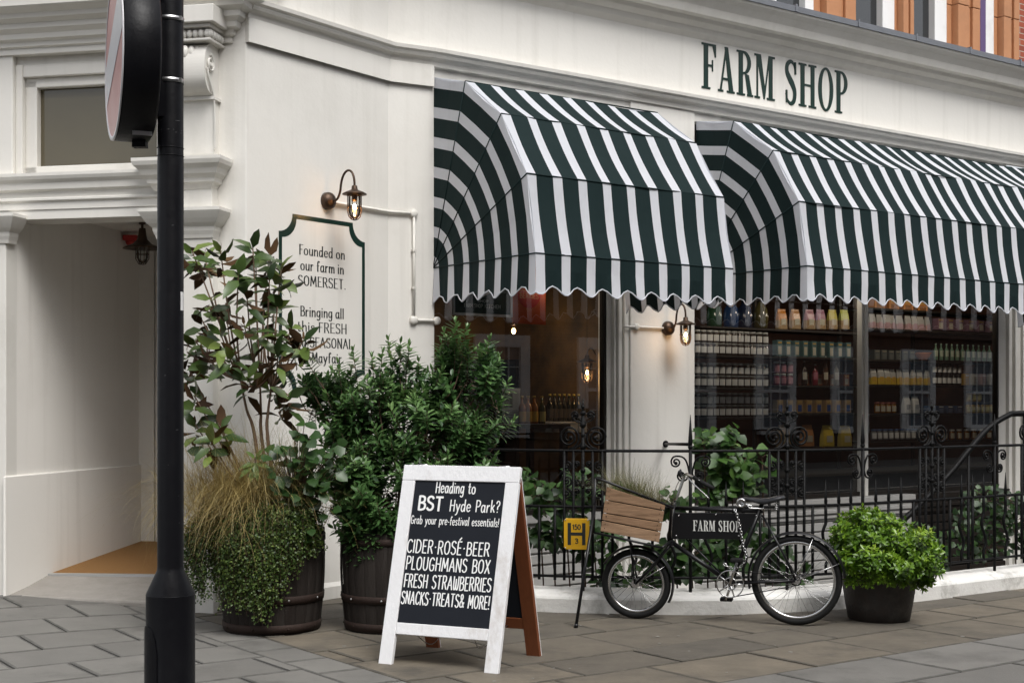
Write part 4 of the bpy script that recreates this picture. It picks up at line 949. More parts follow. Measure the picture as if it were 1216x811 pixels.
for k in range(26):
    a = R(rs_.uniform(-150,-20)); w = rs_.uniform(.02,.22); z_ = hy(rs_.choice((157,160,146,rs_.uniform(200,640)))) ; hh_ = rs_.uniform(.0006,.0016); rr = .0488
    mb.poly([(lx+rr*math.cos(x_), ly+rr*math.sin(x_), q_) for x_, q_ in ((a,z_),(a+w,z_+.001),(a+w,z_+.001+hh_),(a,z_+hh_))])
build('scratches', mb, mat('worn_primer', (.10,.10,.105), .6), post)
M['sgnr'] = mat('faded_red_sign', (.50,.15,.125), .3, var=.5, vscale=7, col2=(.55,.26,.23)); M['sgnw'] = mat('sign_white', (.66,.65,.66), .28, var=.3, vscale=9, col2=(.50,.50,.53))
fc = P(136.5, 68, 5.12); m_ = Vector((-.927,-.374,0)).normalized(); e1 = Vector((.374,-.927,0)).normalized(); RS = .305
sg = thing('traffic_sign', 'round traffic sign seen edge on, its faded red face turned to the doorway', 'traffic sign', fc)
mb = MB(); mb.lathe([(RS-.05,-.135),(RS-.012,-.13),(RS,-.12),(RS,-.004),(RS-.006,.0)], fc, 64, axis=m_)
mb.box(fc - m_*.17 + Vector((0,0,.0)), (.06,.06,.42)); mb.box(fc - m_*.09 + Vector((0,0,-RS-.008)), (.05,.04,.03))
for h in (hy(24.5)-fc.z, hy(97.5)-fc.z): mb.tube([fc - m_*.15 + Vector((0,0,h)), Vector((lx,ly,fc.z+h))], .012, 8)
build('sign_box', mb, M['post'], sg)
mb = MB(); mb.lathe([(RS-.016,.001),(RS-.016,.006),(RS-.001,.006),(RS-.0005,.001)], fc, 64, axis=m_, caps=False); build('rim', mb, M['sgnw'], sg)
mb = MB(); mb.poly([fc + m_*.003 + (e1*math.cos(2*math.pi*k/64) + Vector((0,0,1))*math.sin(2*math.pi*k/64))*(RS-.014) for k in range(64)]); build('face', mb, M['sgnr'], sg)
mb = MB(); q = [(.80,.60),(.93,.25),(.99,.05),(.98,.0)]
band = [(.985,.12),(-.62,-.72),(-.80,-.56),(-.93,-.30),(-.97,-.02),(.70,.68),(.86,.47)]
mb.poly([fc + m_*.0045 + (e1*u + Vector((0,0,1))*v)*(RS-.018)*.995 for u, v in [(.97,.16),(-.85,-.48),(-.97,-.10),(-.97,.05),(.62,.76),(.80,.58)]]); build('face_mark', mb, M['sgnw'], sg)  # white diagonal band stands in for glare across the sign face
mb = MB(); th = -math.pi/2+.30
mb.box(fc - m_*.085 + Vector((0,0,-RS+.022)) + e1*.105, (.07,.003,.035), Matrix(((-m_.x,e1.x,0),(-m_.y,e1.y,0),(0,0,1)))); build('maker_plate', mb, M['steel'], sg)

# ================================================================ chalk A-board
BL = Vector((-.827,8.58,0)); BR = Vector((-.085,8.245,0)); ub = (BR-BL).normalized(); BW = (BR-BL).length
back = Vector((-ub.y, ub.x, 0)); LEAN = .335; HB_ = 1.215
vb = (back*LEAN + Vector((0,0,HB_))); BLEN = vb.length; vb.normalize(); nb = ub.cross(vb)*1.0
if nb.y > 0: nb = -nb
bd = thing('chalk_board', 'white framed A-board with chalk lettering standing open on the pavement', 'A-board', BL.lerp(BR,.5)+back*.33)
def BP(x, y, l): return BL + ub*x + vb*y + nb*l
def bbox(mb, x0, x1, y0, y1, l0, l1, m=0): mb.hexa([BP(x0,y0,l0),BP(x1,y0,l0),BP(x1,y0,l1),BP(x0,y0,l1),BP(x0,y1,l0),BP(x1,y1,l0),BP(x1,y1,l1),BP(x0,y1,l1)], m)
M['bwhite'] = mat('worn_white_frame', (.76,.76,.77), .55, var=.22, vscale=9, col2=(.60,.59,.57), bump=.35, bscale=45, dirt=.75, dirtcol=(.36,.30,.24), stretch=(1,1,.5))
LW = .092; LH0, LH1 = .19, .262
for a, b in ((0,LW),(BW-LW,BW)): mb = MB(); bbox(mb, a, b, .0, BLEN-.1, -.032, 0); build('frame_leg', mb, M['bwhite'], bd, bevel=.004)
mb = MB(); bbox(mb, 0, BW, BLEN-.0995, BLEN, -.033, .0008); build('top_rail', mb, M['bwhite'], bd, bevel=.004)
mb = MB(); bbox(mb, LW+.0005, BW-LW-.0005, LH0, LH1, -.030, -.002); build('lower_rail', mb, M['bwhite'], bd, bevel=.004)
mb = MB(); bbox(mb, LW-.002, BW-LW+.002, LH1-.002, BLEN-.098, -.024, -.010); build('chalk_panel', mb, M['chalk'], bd)
mb = MB(); CP = lambda x, y, l: BP(x, y, l-.010)
L_ = BLEN
for (tx, f0, f1, base, cap, pen, rs) in (('Heading to',.300,.640,.862,.055,.0078,1),('BST',.165,.375,.772,.068,.0150,2),('Hyde Park?',.440,.860,.772,.056,.0078,3),
      ('Grab your pre-festival essentials!',.118,.868,.702,.040,.0052,4),('CIDER·ROSÉ·BEER',.115,.815,.556,.064,.0086,5),('PLOUGHMANS BOX',.125,.835,.472,.064,.0086,6),
      ('FRESH STRAWBERRIES',.128,.862,.385,.064,.0086,7),('SNACKS·TREATS& MORE!',.122,.866,.302,.061,.0084,8)):
    mb = MB(); write(mb, tx, CP, f0*BW, f1*BW, base*L_, cap*L_, pen, nib=.12, track=.13, word=.44, jit=.022, rs=rs); build('chalk_lettering', mb, M['chalkpen'], bd)
# rear half: brown inside, white edge, same splay
nb2 = Vector((nb.x,nb.y,0)).normalized()
vr = (-back*LEAN + Vector((0,0,HB_))).normalized(); nr_ = ub.cross(vr); nr_ = nr_ if nr_.y > 0 else -nr_
RB = BL + back*(2*LEAN)
def RP(x, y, l): return RB + ub*x + vr*y + nr_*l
def rbox(mb, x0, x1, y0, y1, l0, l1): mb.hexa([RP(x0,y0,l0),RP(x1,y0,l0),RP(x1,y0,l1),RP(x0,y0,l1),RP(x0,y1,l0),RP(x1,y1,l0),RP(x1,y1,l1),RP(x0,y1,l1)])
for a, b in ((0,LW),(BW-LW,BW)):
    mb = MB(); rbox(mb, a, b, 0, BLEN-.07, -.036, -.006); lg = build('rear_leg', mb, M['brownwood'], bd, bevel=.003)
    mb = MB(); rbox(mb, a, b, 0, BLEN-.068, -.0055, .004); build('painted_face', mb, M['bwhite'], lg, bevel=.002)
for y0_, y1_ in ((LH0,LH1),(BLEN-.16,BLEN-.075)): mb = MB(); rbox(mb, LW, BW-LW, y0_, y1_, -.034, -.008); build('rear_rail', mb, M['brownwood'], bd, bevel=.003)
mb = MB(); rbox(mb, LW-.002, BW-LW+.002, LH1, BLEN-.16, -.026, -.014); build('rear_panel', mb, M['chalk'], bd)
mb = MB(); mb.tube(crom([BP(.2,LH0+.02,-.03), BL+ub*.22+back*.30+Vector((0,0,.09)), RP(.2,LH0+.02,-.03)], 6), .003, 5); mb.tube(crom([BP(BW-.2,LH0+.02,-.03), BL+ub*(BW-.25)+back*.30+Vector((0,0,.09)), RP(BW-.2,LH0+.02,-.03)], 6), .003, 5); build('stay_cord', mb, M['steel'], bd)
for x in (.12, BW-.12): mb = MB(); q = BP(x,BLEN,-.03); mb.tube([q-ub*.035+Vector((0,0,.004)), q+ub*.035+Vector((0,0,.004))], .008, 8); build('hinge', mb, M['steel'], bd)

# ================================================================ barrels and pot
M['oak'] = mat('dark_oak_stave', (.034,.028,.024), .78, spec=.2, attr=.9, col2=(.016,.011,.009), var=.5, vscale=9, stretch=(6,6,.8), bump=.6, bscale=25, dirt=.6, dirtcol=(.045,.040,.036))
M['rust'] = mat('rusty_hoop', (.036,.023,.018), .7, .25, spec=.25, var=.5, vscale=14, col2=(.03,.02,.018), bump=.4, bscale=60)
def barrel(x, y, s, rot, label):
    t = thing('barrel_planter', label, 'barrel planter', (x,y,0), 'half barrels planted beside the wall'); h = .73*s
    def rad(f): return (.340 + .040*math.sin(min(1,f*1.15)*math.pi*.62))*s
    mb = MB(); n = 26; rnd = random.Random(int(rot*10)); a = rot
    for k in range(n):
        da = 2*math.pi/n*1.0; v = rnd.random(); prev = None; ro_ = rnd.uniform(-.003,.003)
        for i in range(9):
            f = i/8.; ring = [Vector((x+(rad(f)+ro_-(.004 if q in (0,3) else 0))*math.cos(a+da*w), y+(rad(f)+ro_-(.004 if q in (0,3) else 0))*math.sin(a+da*w), h*f)) for q, w in enumerate((.01,.12,.88,.99))]
            ids = [mb.v(p) for p in ring]
            if prev:
                for q in range(3): mb.f((prev[q],prev[q+1],ids[q+1],ids[q]), 0, True, v)
            prev = ids
        q0 = [(rad(1)+ro_, .01), (rad(1)+ro_, .99), (rad(1)-.03, .99), (rad(1)-.03, .01)]
        mb.poly([(x+r_*math.cos(a+da*w), y+r_*math.sin(a+da*w), h) for r_, w in q0], 0, False, v)
        a += da
    build('staves', mb, M['oak'], t)
    mb = MB(); mb.lathe([(rad(1)-.03,h),(rad(.8)-.034,h*.8),(.02,h*.8)], (x,y,0), 26, caps=False); mb.lathe([(rad(0)-.005,.002),(rad(.3)-.008,h*.3),(rad(.9)-.008,h*.9)], (x,y,0), 26, caps=False); build('lining', mb, M['soil'], t)
    for f0, f1 in ((.02,.10),(.30,.375),(.88,.95)):
        mb = MB(); mb.lathe([(rad(f0)+.002,h*f0),(rad(f0)+.008,h*f0),(rad((f0+f1)/2)+.0085,h*(f0+f1)/2),(rad(f1)+.008,h*f1),(rad(f1)+.002,h*f1)], (x,y,0), 48, caps=False)
        hp_ = build('hoop', mb, M['rust'], t); rv = MB()
        for k in range(9): an = rot+k*.7; rv.sphere((x+(rad((f0+f1)/2)+.008)*math.cos(an), y+(rad((f0+f1)/2)+.008)*math.sin(an), h*(f0+f1)/2), .008, n=8)
        if f0 < .5: build('rivet', rv, M['steel'] if f0 > .2 else M['rust'], hp_)
    mb = MB(); mb.lathe([(rad(1)-.032,0),(.18,.03),(.0,.045)], (x,y,h*.86), 24, caps=False); build('soil', mb, M['soil'], t)
    return t
B1 = Vector((-1.715,9.93,0)); B2 = Vector((-.865,9.98,0))
barrel(B1.x, B1.y, .985, .3, 'dark oak half barrel on the left holding the magnolia and golden grass')
barrel(B2.x, B2.y, .96, 1.1, 'dark oak half barrel partly behind the chalk A-board holding the leafy green shrub')
B3 = Vector((2.735,10.36,0))
t = thing('copper_pot', 'dark round metal pot at the right of the bicycle holding a bright green bush', 'plant pot', B3)
mb = MB(); mb.lathe([(.205,.0),(.226,.01),(.246,.12),(.269,.27),(.288,.42),(.300,.435),(.302,.46),(.292,.468),(.275,.46),(.265,.40),(.02,.395)], B3, 40, caps=False); mb.lathe([(.225,0),(.01,0)], B3, 40, caps=False); build('pot', mb, M['copper'], t)
mb = MB(); mb.lathe([(.268,.405),(.12,.44),(.0,.45)], B3, 24, caps=False); build('soil', mb, M['soil'], t)

# ================================================================ delivery bicycle
bf = Vector((.928,10.385,.263)); br = Vector((2.063,10.075,.327)); db = (br-bf); db.z = 0; BLn = db.length; db.normalize(); nbk = Vector((db.y,-db.x,0))
if nbk.y > 0: nbk = -nbk
def B(px, py, off=0.):
    k = (px-CX)/FPX; o = bf + nbk*off; a = (k*o.y - o.x)/(db.x - k*db.y); p = o + db*a
    return Vector((p.x, p.y, EYE + (HZ-py)/FPX*p.y))
def Bh(a, h, off=0.): p = bf + db*a + nbk*off; return Vector((p.x,p.y,h))
bike = thing('delivery_bicycle', 'black delivery bicycle with FARM SHOP plate leaning by the railings', 'bicycle', (bf.lerp(br,.5).x, bf.lerp(br,.5).y, 0))
def wheel(c, Ro, r, ns, name='wheel'):
    t = bpy.data.objects.new(name, None); COL.objects.link(t); t.parent = bike; t.location = c-ROOT[bike.name]; ROOT[t.name] = Vector(c)
    mb = MB(); mb.torus(c, nbk, Ro-r, r, 56, 10); build('tyre', mb, M['rubber'], t)
    mb = MB(); R1 = Ro-2*r+.006; w = .014
    mb.lathe([(R1,-w),(R1-.016,-w*.8),(R1-.022,0),(R1-.016,w*.8),(R1,w),(R1+.002,w*.5),(R1+.002,-w*.5),(R1,-w)], c, 56, axis=nbk, caps=False); build('rim', mb, M['chrome'], t)
    mb = MB(); u = db; z = Vector((0,0,1))
    mb.tube([c-nbk*.045, c+nbk*.045], .014, 12); mb.tube([c-nbk*.075, c+nbk*.075], .006, 8)
    for s in (-1,1): mb.tube([c+nbk*.030*s, c+nbk*.034*s], .030, 18)
    build('hub', mb, M['chrome'], t)
    mb = MB()
    for k in range(ns):
        s = 1 if k % 2 else -1; a = 2*math.pi*k/ns; b = a + (1.15 if (k//2) % 2 else -1.15)
        mb.tube([c + nbk*.03*s + (u*math.cos(b)+z*math.sin(b))*.027, c + nbk*.003*s + (u*math.cos(a)+z*math.sin(a))*(R1-.018)], .0012, 4, caps=False)
    build('spokes', mb, M['chrome'], t)
    return t
wheel(bf, .262, .026, 28); wheel(br, .326, .025, 36)
def guard(c, Rg, a0, a1, wd, name):
    mb = MB(); n = 40; rows = []; u = db; z = Vector((0,0,1))
    for i in range(n+1):
        a = R(lerp(a0,a1,i/n)); d = u*math.cos(a)+z*math.sin(a)
        rows.append([mb.v(c + d*(Rg - .014*abs(w)**2.2 + (0 if l else -.003)) + nbk*w*wd) for l in (1,0) for w in ((-1,-.6,0,.6,1) if l else (1,.6,0,-.6,-1))])
    for A_, B_ in zip(rows, rows[1:]):
        for j in range(10): mb.f((A_[j],A_[(j+1)%10],B_[(j+1)%10],B_[j]), 0, True)
    mb.f(rows[0]); mb.f(rows[-1][::-1]); return build(name, mb, M['black'], bike)
guard(br, .354, 5, 192, .038, 'mudguard'); guard(bf, .288, -28, 150, .038, 'mudguard')
# frame
mb = MB(); T = lambda pts, r: mb.tube(pts, r, 10)
bb = B(868,692); HD0, HD1 = B(800,596), B(795,648); st = B(906,607)
T([HD0, HD1], .021); T([B(800,603), st], .015); T([B(797,643), bb], .017); T([B(905,598), bb], .0165)
for s in (-1,1):
    o = .05*s; T([bb+nbk*.03*s, br+nbk*o*1.1], .010); T([B(905,611,.015*s), B(930,657,o*.9), br+nbk*o*1.15], .0085); 
    T([B(797,645,.03*s), B(789,655,.045*s), B(772,676,.048*s), bf+nbk*.05*s], [.013,.013,.011,.009])
T([B(797,645,-.05), B(797,645,.05)], .016); T([B(815,640), B(862,686,.03)], .006)
T([bb-nbk*.045, bb+nbk*.045], .022)
build('frame', mb, M['black'], bike)
mb = MB()
for s in (-1,1):
    for a_, b_ in ((br+nbk*.062*s, B(997,669,.035*s)),(br+nbk*.062*s, B(965,640,.035*s)),(bf+nbk*.056*s, B(790,672,.03*s))): mb = MB(); mb.tube([a_,b_], .003, 5); build('mudguard_stay', mb, M['chrome'], bike)
# name plate in the frame
mb = MB(); c4 = [B(800,608.5,.012), B(903,609.5,.012), B(880,640,.012), B(797,640,.012)]
mb.prism(c4[::-1], nbk*-.024); npl = build('name_plate', mb, M['black'], bike, bevel=.003)
a0, h0_ = B(823,630,.0125), B(823,617,.0125); a1 = B(878.5,631,.0125)
mb = MB(); ex = (a1-a0).length; xd_ = (a1-a0).normalized(); xd_.z = 0
slab_text(mb, 'FARM SHOP', lambda x, y, l: a0 + xd_*x + Vector((0,0,y)) + nbk*l, 0, ex, .0, .078, .002); build('lettering', mb, M['letterpale'], npl)
mb = MB()
for px, py in ((806,612),(898,612),(803,636),(877,636),(850,611)): mb.lathe([(.006,0),(.006,.004),(.002,.005)], B(px,py,.012), 8, axis=nbk)
build('rivet', mb, M['chrome'], npl)
# saddle with coil springs
mb = MB(); sec = [(879,591.5,.014,.012),(884,590,.024,.02),(893,590.5,.032,.03),(902,591.5,.042,.040),(910,591,.066,.045),(918,589.5,.088,.042),(925,588.3,.094,.036),(930,588.2,.080,.026),(932,589.5,.045,.016)]
rows = []
for px, py, hw, th in sec:
    c = B(px, py); rows.append([mb.v(c + nbk*hw*x + Vector((0,0,-z*th))) for x, z in ((-1,.75),(-1.0,.3),(-.7,.04),(0,0),(.7,.04),(1.0,.3),(1,.75),(.92,1),(.6,.45),(-.6,.45),(-.92,1))])
for A_, B_ in zip(rows, rows[1:]):
    for j in range(11): mb.f((A_[j],A_[(j+1)%11],B_[(j+1)%11],B_[j]), 0, True)
mb.f(rows[0]); mb.f(rows[-1][::-1]); build('saddle', mb, M['leather'], bike)
mb = MB()
for s in (-1,1):
    mb.tube([B(922,592,.065*s) + Vector((.012*math.cos(k*.9), .012*math.sin(k*.9), -.0023*k)) for k in range(36)], .0032, 5)
    mb.tube([B(883,594,.02*s), B(890,603,.03*s), B(924,605,.06*s)], .0042, 6)
mb.tube([B(905,600), B(905,609)], .012, 10); build('saddle_spring', mb, M['chrome'], bike)
mb = MB(); q = B(880,597,.03); mb.torus(q, nbk, .026, .011, 24, 8); mb.tube([q-nbk*.05, q+nbk*.004], .016, 12); mb.tube([q, B(903,604)], .009, 8); build('seat_clamp', mb, M['chrome'], bike)
# cranks, chainring, chain
mb = MB(); c = bb + nbk*.055; mb.torus(c, nbk, .098, .005, 40, 6); mb.torus(c, nbk, .045, .005, 24, 6)
for k in range(5): a = k*2*math.pi/5; mb.tube([c, c+(db*math.cos(a)+Vector((0,0,math.sin(a))))*.098], .006, 6)
build('chainring', mb, M['chrome'], bike)
mb = MB(); pd = B(876,664,.09); pe = B(862,712,-.09)
mb.tube([bb+nbk*.07, pd-nbk*.02], [.011,.009], 8); build('crank', mb, M['chrome'], bike); mb = MB(); mb.tube([bb-nbk*.07, pe+nbk*.02], [.011,.009], 8); build('crank', mb, M['chrome'], bike)
for p_, s in ((pd,1),(pe,-1)): mb = MB(); mb.box(p_+nbk*.045*s, (.09,.09,.026), Matrix((tuple(db),tuple(nbk),(0,0,1))).transposed()); build('pedal', mb, M['rubber'], bike, bevel=.006)
mb = MB(); cr = br+nbk*.05; mb.tube([c+Vector((0,0,.098)), cr+Vector((0,0,.034))], .004, 5); mb.tube([c+Vector((0,0,-.098)), cr+Vector((0,0,-.034))], .004, 5); mb.torus(cr, nbk, .034, .004, 20, 6)
build('drive_chain', mb, M['rubber'], bike)
# handlebars
mb = MB(); hs_ = B(812,566)
mb.tube([HD0, B(804,590), B(811,570), hs_], .0115, 10)
for s in (-1,1): mb.tube(crom([hs_, B(812,565,.10*s), B(816,563,.20*s), B(826,568,.265*s), B(838,575,.275*s)], 5), .0105, 8)
hb = build('handlebar', mb, M['chrome'], bike)
for s in (-1,1): mb = MB(); mb.tube([B(823,566.5,.262*s), B(840,576,.276*s), B(848,580,.28*s)], .0155, 10); build('grip', mb, M['rubber'], hb)
for s in (-1,1): mb = MB(); mb.tube(crom([B(816,566,.20*s), B(824,575,.235*s), B(836,586,.245*s), B(842,592,.25*s)], 4), .0052, 6); mb.tube(crom([B(815,566,.2*s), B(806,572,.12*s), B(800,592,.03*s), B(797,640,.02*s)], 5), .003, 5); build('brake_lever', mb, M['chrome'], hb)
mb = MB(); q = B(808,562,.10); mb.torus(q, db, .026, .007, 20, 6); mb.lathe([(.026,0),(.022,.014),(.004,.022)], q, 16, axis=-db); build('bell', mb, M['black'], hb)
# front carrier and prop stand
mb = MB()
for s in (-1,1):
    o = .205*s
    mb.tube([B(707,568,o), B(704.5,632,o)], .011, 8); mb.tube([B(704.5,632,o), B(786,650,o)], .009, 8); mb.tube([B(707,568,o), B(716,570,o), B(800,603,.12*s), B(800,600,0)], .010, 8)
    mb.tube([B(786,650,o), B(797,642,.02*s)], .009, 8); mb.tube([B(748,640,o*.5), bf+nbk*.06*s], .007, 8)
for px, py in ((707,568),(704.5,632),(730,638),(758,644),(786,650)): mb.tube([B(px,py,-.205), B(px,py,.205)], .009, 8)
build('carrier', mb, M['black'], bike)
mb = MB(); f_ = P(684,745,9.955); f_.z = .0
mb.tube([B(706.5,600,.215), f_+Vector((0,0,.012))], .0115, 8); mb.tube([f_+Vector((0,0,.0)), f_+Vector((.002,0,.03))], .015, 8); build('prop_stand', mb, M['black'], bike)
# slatted crate sitting in the carrier
M['crate'] = mat('weathered_pine', (.32,.195,.115), .8, attr=.8, col2=(.44,.29,.18), var=.7, vscale=5, stretch=(1.3,1.3,13), bump=.6, bscale=25, dirt=.8, dirtcol=(.11,.06,.034), spec=.2)
cc = B(750,610); cr_ = thing('wooden_crate', 'weathered slatted wooden crate tilted in the front carrier of the bicycle', 'crate', cc)
lyv = [578,593,593.8,608.2,609.2,617.0,618.2,630.5]; ryv = [600,605.5,606.8,619.6,620.6,630.6,631.8,643.6]
lx_ = lambda y: lerp(720.5,713,(y-578)/52.); rx_ = lambda y: lerp(790,782.5,(y-600)/43.6)
def board(name, a, b, c, d, off, th, v): # px corners near face, thickness inwards
    mb = MB(); sgn = -1 if off > 0 else 1
    mb.hexa([B(*d,off),B(*c,off),B(*c,off+sgn*th),B(*d,off+sgn*th),B(*a,off),B(*b,off),B(*b,off+sgn*th),B(*a,off+sgn*th)], 0, v)
    build(name, mb, M['crate'], cr_, bevel=.003)
rnd = random.Random(9)
for o in (.195, -.195):
    for k in range(4):
        y0, y1, z0, z1 = lyv[2*k], lyv[2*k+1], ryv[2*k], ryv[2*k+1]
        board('slat', (lx_(y0),y0), (rx_(z0),z0), (rx_(z1),z1), (lx_(y1),y1), o, .011, rnd.random())
def endboard(fx, v, nm='end_board'):
    mb = MB(); a, b = fx[0], fx[1]; w_ = fx[2]
    mb.hexa([B(*b,-.182),B(*b,.182),B(b[0]+w_,b[1]+.3,.182),B(b[0]+w_,b[1]+.3,-.182),B(*a,-.182),B(*a,.182),B(a[0]+w_,a[1]+.3,.182),B(a[0]+w_,a[1]+.3,-.182)], 0, v); build(nm, mb, M['crate'], cr_, bevel=.003)
for k in range(4):
    endboard(((lx_(lyv[2*k])+.2,lyv[2*k]),(lx_(lyv[2*k+1])+.2,lyv[2*k+1]),2.4), rnd.random()); endboard(((rx_(ryv[2*k])-2.6,ryv[2*k]),(rx_(ryv[2*k+1])-2.6,ryv[2*k+1]),2.4), rnd.random())
mb = MB(); mb.hexa([B(715,629,-.18),B(781,641,-.18),B(781,641,.18),B(715,629,.18),B(716,626,-.18),B(781,638,-.18),B(781,638,.18),B(716,626,.18)]); build('base', mb, M['crate'], cr_)
mb = MB(); mb.hexa([B(717.5,627,-.172),B(780,639,-.172),B(780,639,.172),B(717.5,627,.172),B(723.5,586,-.172),B(786,605,-.172),B(786,605,.172),B(723.5,586,.172)]); build('soil', mb, M['soil'], cr_)
mb = MB()
for k in range(4):
    for y in (lyv[2*k]+3.5, lyv[2*k+1]-3.5):
        for dx in (4.5,): mb.lathe([(.0035,0),(.0035,.002),(.001,.0025)], B(lx_(y)+dx,y,.195), 8, axis=nbk)
    for y in (ryv[2*k]+3, ryv[2*k+1]-3): mb.lathe([(.0035,0),(.0035,.002),(.001,.0025)], B(rx_(y)-5,y,.195), 8, axis=nbk)
build('nail', mb, M['rust'], cr_)
# lock chain hung over the plate
lc = thing('lock_chain', 'steel chain hanging over the name plate of the bicycle', 'chain', B(872,606,.03))
path = crom([B(868,607,-.02), B(871,604.5,.01), B(874,608,.03), B(879,626,.034), B(882,645,.036), B(886,660,.05), B(880,672,.06), B(868,674,.06), B(858,668,.05)], 8)
ln = [0.]
for a, b in zip(path, path[1:]): ln.append(ln[-1]+(b-a).length)
mb = MB(); n = int(ln[-1]/.021)
for i in range(n):
    d = i*ln[-1]/n; k = max(j for j in range(len(ln)) if ln[j] <= d); k = min(k, len(path)-2); p = path[k].lerp(path[k+1], (d-ln[k])/max(1e-6,ln[k+1]-ln[k])); tt = (path[k+1]-path[k]).normalized()
    sd = nbk.cross(tt).normalized() if i % 2 else nbk - tt*nbk.dot(tt); sd = sd.normalized()
    mb.tube([p + tt*.0155*math.cos(q*math.pi/6) + sd*.0085*math.sin(q*math.pi/6) for q in range(12)], .0029, 5, closed=True)
build('links', mb, M['chrome'], lc)
# ================================================================ plants
def leafmat(name, cols, rough=.38, trans=.22, spec=.5):
    m = bpy.data.materials.new(name); m.use_nodes = True; N = m.node_tree.nodes; L = m.node_tree.links; b = N['Principled BSDF']
    a = N.new('ShaderNodeAttribute'); a.attribute_name = 'v'; r = N.new('ShaderNodeValToRGB'); e = r.color_ramp.elements
    for i, (p, c) in enumerate(cols):
        k = e[i] if i < 2 else e.new(p); k.position = p; k.color = (*c,1)
    L.new(a.outputs['Fac'], r.inputs[0])
    tc = N.new('ShaderNodeTexCoord'); nz = N.new('ShaderNodeTexNoise'); nz.inputs['Scale'].default_value = 35; L.new(tc.outputs['Object'], nz.inputs['Vector'])
    mx = N.new('ShaderNodeMix'); mx.data_type = 'RGBA'; mx.blend_type = 'MULTIPLY'; mx.inputs[0].default_value = .5; L.new(r.outputs[0], mx.inputs[6]); L.new(nz.outputs['Fac'], mx.inputs[7])
    g = N.new('ShaderNodeMix'); g.data_type = 'RGBA'; g.inputs[0].default_value = .45; L.new(mx.outputs[2], g.inputs[6]); L.new(r.outputs[0], g.inputs[7])
    L.new(g.outputs[2], b.inputs['Base Color']); b.inputs['Roughness'].default_value = rough; b.inputs['Specular IOR Level'].default_value = spec
    if trans:
        t = N.new('ShaderNodeBsdfTranslucent'); L.new(g.outputs[2], t.inputs['Color']); ms = N.new('ShaderNodeMixShader'); ms.inputs[0].default_value = trans
        L.new(b.outputs[0], ms.inputs[1]); L.new(t.outputs[0], ms.inputs[2]); L.new(ms.outputs[0], N['Material Output'].inputs['Surface'])
    return m
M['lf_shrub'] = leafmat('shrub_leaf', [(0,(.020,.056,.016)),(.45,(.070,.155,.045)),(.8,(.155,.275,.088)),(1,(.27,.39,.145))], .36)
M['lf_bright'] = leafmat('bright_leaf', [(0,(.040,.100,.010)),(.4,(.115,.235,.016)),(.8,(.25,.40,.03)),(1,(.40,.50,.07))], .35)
M['lf_mag'] = leafmat('magnolia_leaf', [(0,(.022,.046,.010)),(.5,(.058,.102,.022)),(1,(.15,.205,.045))], .32, .06, .45)
M['lf_magu'] = leafmat('magnolia_underside', [(0,(.045,.022,.010)),(.5,(.080,.042,.017)),(1,(.13,.074,.031))], .7, .06, .2)
M['lf_trail'] = leafmat('trailing_leaf', [(0,(.020,.045,.010)),(.5,(.060,.110,.020)),(1,(.16,.22,.045))], .45)
M['lf_vine'] = leafmat('climber_leaf', [(0,(.012,.034,.009)),(.5,(.050,.120,.022)),(1,(.14,.25,.05))], .42, .3)
M['lf_broad'] = leafmat('broad_leaf', [(0,(.022,.058,.014)),(.6,(.055,.120,.026)),(1,(.17,.26,.07))], .38, .25)
M['straw'] = leafmat('straw_grass', [(0,(.24,.16,.05)),(.5,(.47,.36,.13)),(.85,(.60,.50,.25)),(1,(.16,.20,.05))], .6, .3)
M['straw2'] = leafmat('green_straw_grass', [(0,(.10,.10,.04)),(.5,(.20,.19,.08)),(1,(.34,.31,.17))], .6, .3)
M['bark'] = mat('shrub_bark', (.105,.060,.038), .75, var=.5, vscale=30, bump=.4)
M['bark2'] = mat('magnolia_bark', (.17,.105,.065), .75, var=.4, vscale=25, bump=.3)
def rvec(r): 
    while True:
        v = Vector((r.uniform(-1,1), r.uniform(-1,1), r.uniform(-1,1)))
        if .05 < v.length < 1: return v.normalized()
def leaf(mb, b, d, n, L, w, v, m=0, fold=.16, droop=.15, shape=(.32,.72,.78), under=None):
    d = d.normalized(); s = d.cross(n)
    if s.length < 1e-4: s = d.orthogonal()
    s.normalize(); n = s.cross(d).normalized()
    def pt(f, x, lift=0.): return b + d*(L*f) + s*(x*w*.5) + n*(fold*w*abs(x)*.8 - droop*L*f*f + lift)
    f1, f2, w2 = shape
    def put(lift, mm, vv, fl):
        i = [mb.v(pt(0,0,lift)), mb.v(pt(f1,-1,lift)), mb.v(pt(f1,0,lift)), mb.v(pt(f1,1,lift)), mb.v(pt(f2,-w2,lift)), mb.v(pt(f2,0,lift)), mb.v(pt(f2,w2,lift)), mb.v(pt(1,0,lift))]
        for q in ((0,2,1),(0,3,2),(1,2,5,4),(2,3,6,5),(4,5,7),(5,6,7)): mb.f([i[k] for k in (q if not fl else q[::-1])], mm, True, vv)
    put(0, m, v, False)
    if under is not None: put(-.0016, under, v, True)
def leaf4(mb, b, d, n, L, w, v, m=0):
    d = d.normalized(); s = d.cross(n)
    if s.length < 1e-4: s = d.orthogonal()
    s.normalize(); i = [mb.v(b), mb.v(b+d*L*.5-s*w*.5+n*w*.12), mb.v(b+d*L-n*L*.12), mb.v(b+d*L*.5+s*w*.5+n*w*.12)]
    mb.f((i[0],i[1],i[2]), m, True, v); mb.f((i[0],i[2],i[3]), m, True, v)
